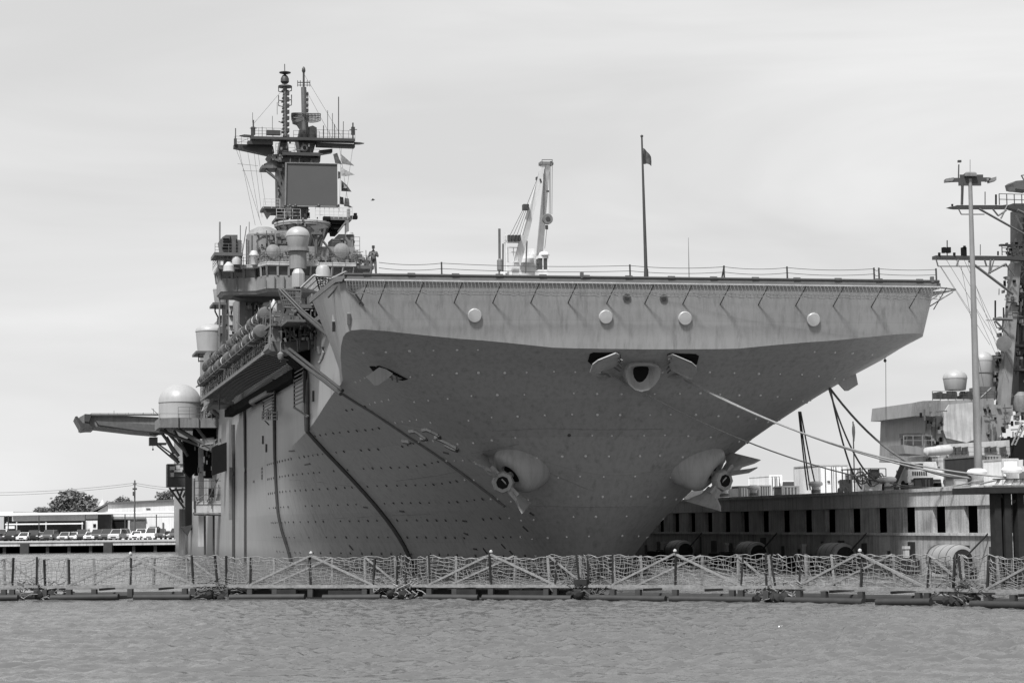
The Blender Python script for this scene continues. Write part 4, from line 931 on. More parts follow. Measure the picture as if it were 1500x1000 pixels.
# van
f = thing('van', 'white van parked on the pier behind a dark crate', 'van', PBX(1147, 30), TH); f.scale = (.92,)*3
MB().loft([[Vector((x,y,z)) for x,z in ((0,.4),(1.9,.4),(1.9,1.2),(1.75,1.95),(.15,1.95),(0,1.2))] for y in (0.6,4.8)]).loft([[Vector((x,y,z)) for x,z in ((0,.4),(1.9,.4),(1.9,1.0),(.0,1.0))] for y in (-.3,.6)]).build('body', WHITE, f, 0)
MB().prism([(.12,.58,1.25),(1.78,.58,1.25),(1.68,.58,1.85),(.22,.58,1.85)],(0,-.02,0)).build('windscreen', GLASS, f, 0)
MB().box(-.012,-.002,.8,1.7,1.25,1.8).box(-.012,-.002,1.9,3.0,1.25,1.8).build('side_window', GLASS, f, 0)
for x in (.0,1.9):
    for y in (.5,4.0): MB().lathe([(.1,-.1),(.36,-.1),(.36,.1),(.1,.1)], (x,y,.36), (1,0,0), 14).build('wheel', RUBBER, f)
# forklift-like stack gear
f = thing('forklift', 'dark forklift standing right of the white container', 'forklift', PBX(1244, 26), TH)
MB().box(.1,1.2,.3,2.4,.35,1.0).box(.15,1.15,1.7,2.5,1.0,1.35).build('body', DSTEEL, f, 0)
g = MB()
for x in (.2,1.1):
    for y in (.7,1.9): g.bar((x,y,1),(x,y,2.15),.07)
g.box(.12,1.18,.6,2.0,2.12,2.2); g.build('overhead_guard', DSTEEL, f, 0)
g = MB()
for x in (.25,1.05): g.bar((x,.1,.1),(x,.1,2.3),.12)
for z in (.4,1.0,1.6,2.2): g.bar((.25,.1,z),(1.05,.1,z),.08)
g.build('lift_mast', DSTEEL, f, 0)
for x in (.05,1.25):
    for y in (.6,2.1): MB().lathe([(.1,-.12),(.34,-.12),(.34,.12),(.1,.12)], (x,y,.34), (1,0,0), 14).build('wheel', RUBBER, f)
# signal pole
f = thing('flag_pole', 'thin dark pole with a furled flag behind the forklift', 'pole', PBX(1252, 24)); h = 5.8
MB().tube([(0,0,0),(0,0,h)],.05,6).build('pole', DSTEEL, f); MB().lathe([(.05,-1.6),(.13,-.9),(.12,-.5),(.06,-.2)], (.03,0,h), n=8).build('furled_flag', MSTEEL, f)
# hose heap
f = thing('hose_reel', 'grey pile of hoses and frames on top of the white crate', 'hose pile', PBX(1284, 25), TH)
g = MB(); rr = random.Random(2)
for i in range(9): c = Vector((rr.uniform(-.9,.9),rr.uniform(.3,1.5),rr.uniform(.95,1.6))); g.tube([c+Vector((.42*cos(t),.15*sin(3*t),.35*sin(t))) for t in np.linspace(0,2*pi,12)],.06,6)
g.build('hose', MSTEEL, f)
g = MB(); 
for x in (-1,-.3,.4,1.0): g.bar((x,.4,.8),(x,.4,2.0),.06)
g.bar((-1,.4,2.0),(1,.4,2.0),.07); g.bar((-1,.4,1.4),(1,.4,1.4),.05); g.box(-.2,.5,.5,1.2,1.3,1.95); g.build('hose_frame', DSTEEL, f, 0)
# truck with loader boom
f = thing('crane_truck', 'white flatbed truck with a folded dark loader boom at its left', 'truck', PBX(1328, 25), TH)
MB().box(.1,3.0,0,5.5,.75,1.25).loft([[Vector((x,y,z)) for x,z in ((.15,1.25),(2.95,1.25),(2.95,1.75),(.15,1.75))] for y in (.0,2.2)]).build('body', WHITE, f, 0)
MB().loft([[Vector((.3+k*.1,y+k*.25,z)) for y,z in ((.2,1.75),(1.9,1.75),(1.8,2.35),(.5,2.35))] for k in (0,)]+[[Vector((2.7,y,z)) for y,z in ((.2,1.75),(1.9,1.75),(1.8,2.35),(.5,2.35))]]).build('cab', LIGHTG, f, 0)
MB().box(.35,1.4,.02,-.03+.04,1.8,2.2).build('windscreen', GLASS, f, 0)
g = MB(); g.box(.4,2.8,-.06,-.01,.78,1.0)
for i in range(7): g.box(.5+i*.18,.6+i*.18,-.04,-.003,1.3,1.6)
g.build('grille', DSTEEL, f, 0)
for x in (.2,2.9):
    for y in (.8,4.4): MB().lathe([(.15,-.15),(.46,-.15),(.46,.15),(.15,.15)], (x,y,.46), (1,0,0), 16).build('wheel', RUBBER, f)
g = MB(); g.bar((-1.0,.3,.3),(-.1,.3,2.2),.28); g.bar((-.1,.3,2.2),(.6,.3,1.95),.2); g.bar((-.75,.2,.6),(-.35,.2,1.9),.1); g.box(-1.4,-.6,0,.8,.0,.4); g.box(-.3,.15,.1,.5,2.0,2.45); g.build('loader_boom', DSTEEL, f, 0)
g = MB(); g.lathe([(.1,-.1),(.42,-.1),(.42,.1),(.1,.1)], (3.55,.2,.8), (0,1,0), 18); g.build('spare_wheel', RUBBER, f)
f = thing('workboat', 'small pale covered boat on a cradle behind the truck', 'boat', PBX(1372, 29), TH)
MB().loft([[Vector((-.1,y,.5)),Vector((1.5,y,.5)),Vector((1.9,y,1.5)),Vector((1.2,y,1.9)),Vector((.2,y,1.9)),Vector((-.5,y,1.5))] for y in (0,4)]).build('boat_hull', LIGHTG, f, 30); MB().box(0,.2,.4,.6,0,.5).box(1.2,1.4,.4,.6,0,.5).build('cradle', DSTEEL, f, 0)
# tall lamp mast
P = PBX(1434, 26); f = thing('lamp_mast', 'tall pale lamp mast rising from the pier with two floodlight arms', 'lamp mast', P)
D_ = P.y; T_ = WY(1421, 262, D_); 
MB().tube([(0,0,0),(T_.x-P.x,0,T_.z-PZ)],.3,14,.14).build('mast_pole', HAZE, f)
def LP(x, y): q = WY(x, y, D_); return Vector((q.x-P.x, 0, q.z-PZ))
MB().bar(LP(1390,264),LP(1450,263),.12,.3).bar(LP(1404,267),LP(1437,267),.14,.5).bar(LP(1406,260),LP(1440,260),.1,.4).build('crossarm', DSTEEL, f, 0)
MB().loft([[LP(1412,259)+Vector((0,-.4,0)),LP(1429,259)+Vector((0,-.4,0)),LP(1429,259)+Vector((0,.4,0)),LP(1412,259)+Vector((0,.4,0))],[LP(1412,255)+Vector((0,-.4,0)),LP(1429,255)+Vector((0,-.4,0)),LP(1429,255)+Vector((0,.4,0)),LP(1412,255)+Vector((0,.4,0))],[LP(1414,253)+Vector((0,-.3,0)),LP(1427,253)+Vector((0,-.3,0)),LP(1427,253)+Vector((0,.3,0)),LP(1414,253)+Vector((0,.3,0))]]).build('service_box', HAZE2, f, 0)
for xs in ([(1384,263),(1396,261),(1395,266),(1384,267)],[(1447,263),(1458,260),(1458,265),(1448,268)],[(1444,262),(1450,261),(1449,265),(1444,266)]): MB().prism([LP(*q)+Vector((0,-.35,0)) for q in xs],(0,.7,0)).build('floodlight', HAZE2, f, 0)
MB().tube([LP(1404,262),LP(1404.5,241)],.05,6).box(LP(1403,239).x,LP(1408,239).x,-.12,.12,LP(1403,238).z,LP(1403,235).z).build('camera_post', DSTEEL, f, 0)
MB().tube([LP(1421,254),LP(1421,234)],.02,5).build('lightning_rod', MSTEEL, f); MB().tube([LP(1410,268),LP(1409,300)],.1,6).build('cable_duct', DSTEEL, f)
# black dolphin at the right edge
f = thing('mooring_dolphin', 'black steel dolphin platform with striped top rail at the right edge', 'dolphin', toworld(14, -24, 0), TH)
AD = -22
under(MX().rc(1450,712,1560,722,AD,5).build('platform', RUBBER, None, 0), f)
for x0, x1 in ((1457,1466),(1471,1481),(1490,1500),(1512,1522),(1534,1544)):
    p = PX(x0,722,AD+.5); q = PX(x1,722,AD+.5); under(MB().box(p.x,q.x,AD+.5,AD+1.2,-2.5,p.z).build('pile', RUBBER, None, 0), f)
g = MX()
for x in range(1458,1556,12): g.px([(x,711),(x+3,711),(x+9,701),(x+5,701)],AD+.2,.12)
under(g.build('stripe_panel', LIGHTG, None, 0), f); under(MX().rc(1456,700,1556,702,AD+.1,.2).rc(1456,710,1556,712,AD+.1,.2).build('top_rail', DSTEEL, None, 0), f)
under(MX().ln([(1462,722),(1480,735)],AD+.8,.12).ln([(1500,722),(1484,735)],AD+.8,.12).build('knee_brace', DSTEEL, None, 0), f)
# ---- second warship beyond the pier ----
AQ = 72
ds = thing('destroyer', 'grey destroyer superstructure and lattice yards rising beyond the pier at the right edge', 'warship', toworld(60, 80, 0), TH)
def dp(name, m, mt=HAZE, sm=0, par=None):
    o = m.build(name, mt, None, sm)
    if par is None: return under(o, ds)
    o.parent = par; return o
g = MB(); rings = []
for a, hw in ((12,.3),(20,2.5),(35,5.5),(55,8.2),(80,9.3),(150,9.3)): rings.append([Vector((59-hw,a,8.2+max(0,(40-a)*.06))),Vector((59+hw,a,8.2+max(0,(40-a)*.06))),Vector((59+hw*.85,a,0)),Vector((59+hw*.7,a,-1.5)),Vector((59-hw*.7,a,-1.5)),Vector((59-hw*.85,a,0))])
g.loft(rings); dp('destroyer_hull', g, HAZE, 30)
g = MX(); g.px([(1352,588),(1456,583),(1456,592),(1484,597),(1480,617),(1458,648),(1436,652),(1436,672),(1354,672),(1356,609),(1341,609),(1343,589)],AQ,12); body = dp('deckhouse', g, HAZE)
g = MX(); g.px([(1343,589),(1352,587),(1378,586),(1378,609),(1340,609)],AQ-1.2,1.1); dp('bridge_wing', g, HAZE2)
g = MX(); g.px([(1391,592),(1424,589),(1437,603),(1436,640),(1416,648),(1386,641),(1381,628),(1383,604)],AQ-.35,.3); dp('radar_face', g, mat('radar_face_paint', .3, .6, .25, .7, streak=.3))
g = MX(); g.px([(1376,668),(1394,650),(1480,644),(1484,651),(1478,668),(1470,690),(1350,690),(1352,668)],AQ-4,3.8); dp('lower_deckhouse', g, LIGHTG)
g = MX()
for x in (1391,1400,1410): g.px([(x,655),(x+8,653.5),(x+8,664.5),(x,666)],AQ-4.3,.2)
for x in (1443,1452,1466): g.px([(x,655),(x+8,653),(x+7,662),(x,663)],AQ-4.3,.2)
for i in range(5): g.rc(1458+i*4,665,1461+i*4,667.5,AQ-4.2,.12)
dp('bridge_window', g, GLASS)
g = MX(); g.rc(1386,668,1389,672,AQ-4.1,.1)
for x, y0, y1 in ((1357,615,650),(1361,616,650),(1366,612,655),(1371,612,650)): g.ln([(x,y0),(x-1,y1)],AQ-.3,.07)
g.rc(1358,672,1363,690,AQ-4.3,.2); g.rc(1358,620,1364,640,AQ-.4,.3); dp('deck_fitting', g, MSTEEL)
g = MX(); g.px([(1323,651),(1363,657),(1363,664),(1352,666),(1326,664)],AQ-5,4); g.rl(1324,1365,652,AQ-5,1.0,.04,1.1,2); dp('wing_platform', g, HAZE)
g = MX(); g.rc(1329,634,1351,640,AQ-3,2); g.rc(1331,641,1350,652,AQ-3,2); g.ln([(1327,652),(1329,640)],AQ-4,.1); dp('gun_mount', g, DSTEEL)
g = MB(); c = PX(1374,660,AQ-6); g.lathe([(.1,-1.7),(.45,-1.5),(.5,0),(.5,1.2),(.4,1.6),(.1,1.7)], c, (1,0.2,.08), 14); dp('life_raft_canister', g, LIGHTG, 30)
g = MX(); g.rl(1366,1457,586,AQ,.95,.035,.9,3); rr = random.Random(6)
for i in range(30): x = rr.uniform(1370,1430); h_ = rr.uniform(3,11); g.rc(x,583-h_,x+rr.uniform(2,6),584,rr.uniform(AQ+.5,AQ+5),.6)
dp('bridge_top_fitting', g, DSTEEL)
g = MX(); g.rl(1355,1480,668,AQ-4.5,.9,.03,1.2,2); g.ln([(1436,583),(1452,568)],AQ+1,.1); dp('deck_railing', g, MSTEEL)
def drad(x0,x1,yt,yc,yb,a,taper,m2=None):
    d, c, R_, zb = radome(x0,x1,yt,yc,yb,a,taper); return dp('radome', d, RADOME, 30), c, R_, zb
o, c, R_, zb = drad(1390,1423,540,552,570,AQ+2,.86); o, c, R_, zb = drad(1432,1460,513,526,545,AQ+3,.92)
g = MB().lathe([(R_*.8,-1.9),(R_*.9,-1.6),(R_*.92,-.1),(R_*1.0,0)], (c.x,c.y,zb), n=24); dp('radome_pedestal', g, HAZE, 30)
g = MX(); g.rc(1438,566,1458,584,AQ+3,3); g.rc(1456,520,1470,583,AQ+5,3); dp('mast_house', g, MSTEEL)
g = MX(); 
for i in range(24): x = rr.uniform(1456,1470); y = rr.uniform(525,578); g.rc(x,y,x+3,y+3,AQ+4.6,.4)
g.ln([(1470,520),(1470,583)],AQ+4.5,.1); g.ln([(1456,524),(1472,524)],AQ+4.5,.08); g.ln([(1456,545),(1472,545)],AQ+4.5,.08); dp('ladder_platform', g, HAZE2)
# mast legs and yards
g = MX(); g.px([(1486,385),(1496,385),(1480,597),(1465,600)],AQ+3,1.2); g.px([(1462,597),(1484,593),(1484,601),(1462,604)],AQ+2.5,2); dp('mast_leg', g, HAZE)
g = MX(); g.px([(1498,305),(1514,305),(1514,600),(1492,600),(1494,385),(1498,380)],AQ+6,3); dp('main_mast', g, DSTEEL)
YA = AQ+2
g = MX(); g.px([(1391,303),(1398,302),(1402,300.5),(1476,300.5),(1484,298),(1510,298),(1510,308),(1496,310),(1480,305),(1402,305),(1398,304.5)],YA,1.0); g.px([(1371,374),(1478,375),(1510,375),(1510,382),(1478,380),(1371,379)],YA,1.0); dp('yardarm', g, DSTEEL)
g = MX()
for (p,q,r) in (((1434,306),(1500,343),.13),((1454,306),(1462,316),.1),((1462,316),(1474,308),.1),((1466,320),(1476,300),.1),((1419,382),(1484,431),.16),((1448,400),(1474,386),.12),((1449,400),(1451,380),.12),((1450,401),(1456,380),.08),((1442,380),(1445,390),.1),((1401,390),(1404,380),.1),((1474,388),(1486,404),.1),((1488,316),(1498,336),.1),((1371,379),(1374,390),.08),((1374,390),(1474,390),.06),((1404,306),(1408,314),.07),((1408,314),(1442,314),.06),((1476,300),(1463,302),.05),((1490,308),(1510,318),.2),((1455,467),(1482,468),.16),((1458,470),(1477,490),.12),((1456,470),(1460,480),.06),((1460,480),(1472,480),.06),((1472,480),(1474,470),.06),((1444,469),(1455,469),.04)): g.ln([p,q],YA,r)
dp('yard_brace', g, MSTEEL)
g = MX(); g.rl(1464,1508,300,YA,1.2,.05,.9,2); g.rl(1468,1508,374,YA,1.2,.05,.7,3); g.rc(1485,361,1488,374,YA,.5); g.rc(1466,358,1500,360,YA,.5)
for i in range(16): x = rr.uniform(1474,1498); y = rr.uniform(352,372); g.rc(x,y,x+rr.uniform(1,4),y+rr.uniform(2,5),YA+.5,.4)
dp('yard_railing', g, DSTEEL)
g = MX()
for x,y0,y1,r in ((1395,299,302,.12),(1443,281,300,.05),(1459,285,300,.11),(1409,268,300,.1),(1387.5,352,374,.06),(1398,370,374,.15),(1376,370,374,.15),(1436,358,374,.04),(1462,368,374,.1),(1458,440,467,.1),(1475,448,468,.05),(1475,448,451,.15)): g.ln([(x,y0),(x,y1)],YA,r)
g.rc(1382,362,1386,370,YA,.5); g.rc(1388.5,362,1393,370,YA,.5); g.rc(1411,362,1416,375,YA,.6); g.ln([(1413,360),(1413,363)],YA,.16); dp('yard_antenna', g, DARK)
g = MX(); g.px([(1484,268),(1488,265),(1510,263),(1510,279),(1486,276)],YA+1,2); g.rc(1481,274,1487,280,YA,.6); g.ln([(1496,257),(1500,264)],YA,.08); g.ln([(1496,257),(1510,256)],YA,.06); dp('mast_radar', g, MSTEEL)
g = MB(); c = PX(1471,503,YA); g.lathe([(.1,-.5),(.5,-.4),(.85,0),(.87,.08),(.7,.1)], c, (-.7,-.7,.1), 20); dp('dish_antenna', g, MSTEEL, 35)
g = MB(); c = PX(1496,590,YA); g.lathe([(.3,-1.3),(.7,-.9),(.85,0),(.7,.8),(.3,1.2)], c, n=16); dp('decoy_housing', g, HAZE2, 30)
for (p,q) in (((1377,390),(1450,505)),((1386,380),(1472,520)),((1400,380),(1466,500)),((1412,380),(1484,540)),((1408,390),(1440,560)),((1378,390),(1430,470)),((1418,385),(1478,560)),((1424,440),(1468,540))):
    dp('rigging_wire', MX().ln([p,q],YA+1,.022,4), MSTEEL, 35)
g = MX(); g.ln([(1482,652),(1497,618)],AQ-5,.12); g.ln([(1487,652),(1500,624)],AQ-5,.1)
for i in range(5): g.ln([(1483+i*2.6,650-i*6),(1488+i*2.6,651-i*6)],AQ-5,.07)
dp('inclined_ladder', g, HAZE2)
g = MX(); g.rc(1486,640,1510,672,AQ-5,3); dp('dark_opening', g, DARK)
rr = random.Random(31); g = MX(); h = MX(); k_ = MX()
def strew2(x0,y0,x1,y1,a,n):
    for i in range(n):
        x = rr.uniform(x0,x1); y = rr.uniform(y0,y1); t = rr.random()
        if t < .4: g.rc(x,y,x+rr.uniform(1,5),y+rr.uniform(2,6),a-rr.uniform(.2,.9),rr.uniform(.3,.8))
        elif t < .65: h.ln([(x,y),(x+rr.uniform(-.5,.5),y+rr.uniform(6,22))],a-.3,rr.uniform(.04,.11))
        elif t < .82: h.ln([(x,y),(x+rr.uniform(6,16),y+rr.uniform(-1,1))],a-.3,rr.uniform(.04,.1))
        else: k_.rc(x,y,x+rr.uniform(2,4),y+rr.uniform(3,9),a-.25,.2)
strew2(1441,590,1478,640,AQ,30); strew2(1355,612,1380,650,AQ,14); strew2(1352,668,1476,688,AQ-4,40); strew2(1484,310,1512,600,AQ+5.5,90); strew2(1456,480,1482,582,AQ+4,34); strew2(1344,590,1376,606,AQ-1.3,5); strew2(1462,400,1500,470,AQ+3,26); strew2(1480,600,1512,668,AQ-1,40)
dp('superstructure_fitting', g, HAZE2); dp('superstructure_pipe', h, MSTEEL); dp('superstructure_recess', k_, DARK)
g = MX()
for i in range(9): x = 1470+i*4; g.ln([(x,rr.uniform(440,475)),(x+rr.uniform(-2,2),500)],AQ+5,.09)
for y in (410,432,470,505,540): g.rc(1484,y,1512,y+2.5,AQ+4.6,1.5)
for y0 in (386,410,432): g.ln([(1494,y0),(1510,y0+22)],AQ+4.5,.12); g.ln([(1510,y0),(1496,y0+22)],AQ+4.5,.12)
dp('mast_platform', g, DSTEEL)
# small gear scattered along the pier edge
gear = [('equipment_crate','small low crate left of the small white container','crate',1086,1096,716,25.5,1.2,LIGHTG,None,MG,0),('equipment_crate','tall narrow dark locker right of the white shipping container','crate',1246,1252,694,28,1,DG,None,MG,0),('equipment_crate','grey generator box between the truck and the covered boat','generator',1352,1366,700,24.5,1.5,MG,None,DG,3),('equipment_crate','pale low box just left of the lamp mast foot','crate',1398,1416,702,24.5,1.5,WG,None,LIGHTG,0)]
for q in gear: cbox(*q)
# ---- mooring ropes ----
def rope(p, q, sag, r, label, mt=ROPED, group='mooring ropes from the warship to the pier', n=18):
    P_ = Vector(p); Q_ = Vector(q); pts = [P_.lerp(Q_, i/n)-Vector((0,0,4*sag*(i/n)*(1-i/n))) for i in range(n+1)]
    o = MB().tube(pts, r, 6).build('mooring_rope', mt); settle(o, P_, 0, I4); tag(o, label, 'rope', group); return o
def hw(x, y, off=.25): h = onhull(x, y); return SHIPM @ (h[0]+(toloc(cC)-h[0]).normalized()*off)
B1 = PBX(1432, 22.2)+Vector((0,0,.6)); B2 = PBX(1483, 22.2)+Vector((0,0,.6)); B0 = PBX(1302, 22.2)+Vector((0,0,.6))
rope(hw(893,548), PBX(1302, 22.2)+Vector((0,0,.7)), 1.0, .05, 'thin pale mooring rope leading from the bow chock opening left of the bullnose', ROPE)
rope(hw(1000,553), B1, 1.0, .065, 'thick mooring rope from the right bow opening to the bollard by the dark container', ROPE)
rope(hw(1002,556), B2, 1.3, .065, 'twin of the thick bow rope, running to the rightmost bollard', ROPE)
pc = SHIPM @ S(1211, 562, a=7)
rope(pc, B1+Vector((0,0,.2)), 2.0, .08, 'dark mooring rope sagging steeply from the port shutter to the right', ROPED)
rope(pc+Vector((.2,0,-.1)), PBX(1262, 23)+Vector((0,0,.4)), 1.2, .07, 'dark rope dropping from the port shutter to the pier by the forklift', ROPED)
rope(pc+Vector((.1,0,-.2)), PBX(1300, 22.2)+Vector((0,0,.7)), 1.9, .07, 'dark rope from the port shutter to the bollard left of the truck', ROPED)
ps_ = SHIPM @ S(1170, 603, a=22)
for i, (x, y) in enumerate(((1183,716),(1187,718),(1196,719))): rope(ps_+Vector((i*.08,0,0)), PBX(x, 22.5)+Vector((0,0,.5)), .25, .06, ['leftmost','middle','rightmost'][i]+' of the three dark ropes fanning down in front of the white container', ROPED)
rope(B0+Vector((0,0,.1)), B2+Vector((0,0,.1)), .55, .06, 'low slack rope strung between bollards across the truck', ROPE); rope(B0+Vector((.1,.1,-.1)), B1+Vector((0,0,-.1)), .35, .05, 'taut low rope between two bollards on the pier', ROPE)
o = MX().ln([(1296,524),(1297.5,528),(1298,640)],3,.02,4).lathe([(.05,-.12),(.12,0),(.05,.12)], PX(1296.5,528,3)).build('hanging_line', DSTEEL, ship)
# ---- crash crane on the flight deck ----
AC = 45
cr_ = thing('deck_crane', 'white lattice boom crash crane parked on the flight deck', 'crane', toworld(2.5, AC+3, 19.93), TH)
def kp(name, m, mt=LIGHTG, sm=35): return under(m.build(name, mt, None, sm), cr_)
wp = mat('crane_white', .58, .45, .1, 1, streak=.1)
kp('chassis', MB().box(-1,7,AC,AC+6,20.6,22.6).box(-.5,6.5,AC+.3,AC+5.5,22.6,23.4), wp, 0)
for x in (-.8,6.8):
    for y in (1.2,4.8): kp('wheel', MB().lathe([(.3,-.35),(.85,-.3),(.9,0),(.85,.3),(.3,.35)], (x,AC+y,20.83), (1,0,0), 18), RUBBER)
def leg(x0,y0,x1,y1,w0,w1,a0,a1):
    g = MB(); p = PX(x0,y0,a0); q = PX(x1,y1,a1); r = []
    for c, w in ((p,w0),(p.lerp(q,.4),w0*1.0),(q,w1)): r.append([c+Vector((-w/2,-w*.4,0)),c+Vector((w/2,-w*.4,0)),c+Vector((w/2,w*.4,0)),c+Vector((-w/2,w*.4,0))])
    return g.loft(r)
kp('boom_leg', leg(747,425,796,240,.64,.36,AC+1,AC-1), wp, 0); kp('boom_leg', leg(785,425,802,240,.56,.4,AC+3,AC-1), wp, 0)
g = MX(); g.rc(792,237,806,241,AC-1.2,.8); g.ln([(794,234),(809,234)],AC-1.2,.04); g.ln([(794,234),(794,241)],AC-1.2,.04); g.ln([(809,234),(809,240)],AC-1.2,.04); c = PX(807,240,AC-1); g.lathe([(.22,-.1),(.22,.1)], c, (0,1,0), 12); c = PX(793,240,AC-1); g.lathe([(.2,-.1),(.2,.1)], c, (0,1,0), 12); kp('boom_head', g, HAZE2)
g = MX()
for a_, b_ in (((793,241),(787,262)),((787,262),(772,300)),((795,242),(789,262)),((768,303),(747,345)),((770,303),(752,345)),((772,304),(757,345)),((774,304),(762,345)),((776,310),(766,345)),((796,241),(796,322)),((798,243),(797,322)),((805,241),(804.5,314)),((809,241),(808.5,314)),((806,241),(806.5,314)),((801,336),(798,364))): g.ln([a_,b_],AC-.9,.022)
kp('hoist_cable', g, DSTEEL)
g = MX(); g.rc(767,299,775,307,AC-.8,.6); 
for x in (745,750,755,760): g.rc(x,344,x+3,352,AC-.5,.5)
g.rc(786,259,790,263,AC-.8,.4); g.rc(801,279,805,281,AC-.8,.2); g.ln([(791,262),(793,268)],AC-.9,.08); kp('pulley_block', g, DSTEEL, 0)
g = MX(); c = PX(802,321,AC-1.3); g.lathe([(.1,-.16),(.45,-.16),(.47,-.1),(.47,.1),(.45,.16),(.1,.16)], c, (0,1,0), 22); hb = kp('hook_block', g, HAZE2); g = MX(); g.lathe([(.2,-.2),(.2,-.17)], c, (0,1,0), 14); g.ln([(801,330),(801,336)],AC-1.3,.14); kp('hook', g, DSTEEL)
g = MX(); g.rc(741,340,742.5,400,AC,.3); g.rc(739,352,765,355,AC,.4); g.rc(739,345,741,353,AC,.3)
for x in (744,752,758): g.rc(x,362,x+.8,384,AC+.2,.1)
for y in (362,369,383,390): g.rc(744,y,760,y+.8,AC+.2,.1)
g.rc(733,398,750,425,AC+.3,2); g.rc(762,372,785,425,AC+2,2); g.rc(775,364,783,374,AC+2.5,1); g.rc(760,378,782,384,AC+1.5,.6); kp('crane_frame', g, wp, 0)
g = MX(); g.ln([(731.5,335),(732,425)],AC+.5,.11,8); g.ln([(737,357),(736.5,425)],AC+.5,.08); g.ln([(772,353),(770,400)],AC,.07); kp('exhaust_stack', g, MSTEEL)
g = MB(); c = PX(732.2,388,AC+.5); g.lathe([(.15,-.55),(.25,-.45),(.25,.4),(.12,.55)], c, n=12); kp('silencer', g, HAZE2)
g = MX(); g.rc(790,378,802,396,AC-.2,1); kp('cab_glass', g, GLASS, 0); g = MX(); g.rc(789,374,803,378,AC-.3,1.3); g.rc(789,395,803,425,AC-.3,1.3); g.rc(802,376,803.5,397,AC-.3,.3); g.rc(795,377,796,396,AC-.3,.2); c = PX(797,374,AC); g.lathe([(.5,0),(.4,.25),(.1,.35)], c, n=14); kp('cab', g, wp, 0)
# ---- gull ----
c = WY(546, 293, 120); f = thing('seagull', 'small dark gull gliding left of the crane', 'bird', c); f.scale = (.62,.62,.62)
MB().lathe([(.005,-.2),(.05,-.1),(.06,.05),(.02,.22)], (0,0,0), (1,.2,.2), 8).build('bird_body', DSTEEL, f)
for e in (-1,1): MB().loft([[Vector((.06,0,0)),Vector((-.06,0,0)),Vector((-.06,0,.015)),Vector((.06,0,.015))],[Vector((.1,e*.3,.08)),Vector((-.03,e*.3,.08)),Vector((-.03,e*.3,.09)),Vector((.1,e*.3,.09))],[Vector((.02,e*.6,.02)),Vector((-.03,e*.6,.02)),Vector((-.03,e*.6,.025)),Vector((.02,e*.6,.025))]]).build('wing', MSTEEL, f, 0)
# ================= sailor on the flight deck =================
def skinfig(name, verts, edges, radii, m, parent, root=0, sub=2):
    me = bpy.data.meshes.new(name); me.from_pydata(verts, edges, []); o = bpy.data.objects.new(name, me); COL.objects.link(o)
    md = o.modifiers.new('Skin', 'SKIN'); md.use_smooth_shade = True
    for i, r in enumerate(radii): d = me.skin_vertices[0].data[i]; d.radius = (r, r) if not isinstance(r, tuple) else r; d.use_root = (i == root)
    s_ = o.modifiers.new('Sub', 'SUBSURF'); s_.levels = sub; s_.render_levels = sub
    dg = bpy.context.evaluated_depsgraph_get(); ev_ = o.evaluated_get(dg); nm = bpy.data.meshes.new_from_object(ev_); o.modifiers.clear(); o.data = nm; nm.materials.clear(); nm.materials.append(m)
    for p in nm.polygons: p.use_smooth = True
    o.parent = parent; return o
SKIN = mat('skin', .28, .6, .1, 4); CLOTH = mat('camouflage_cloth', .075, .9, .6, 9); CAPM = mat('dark_cloth', .03, .9, .3, 8); BOOT = mat('boot_leather', .04, .6, .2, 5)
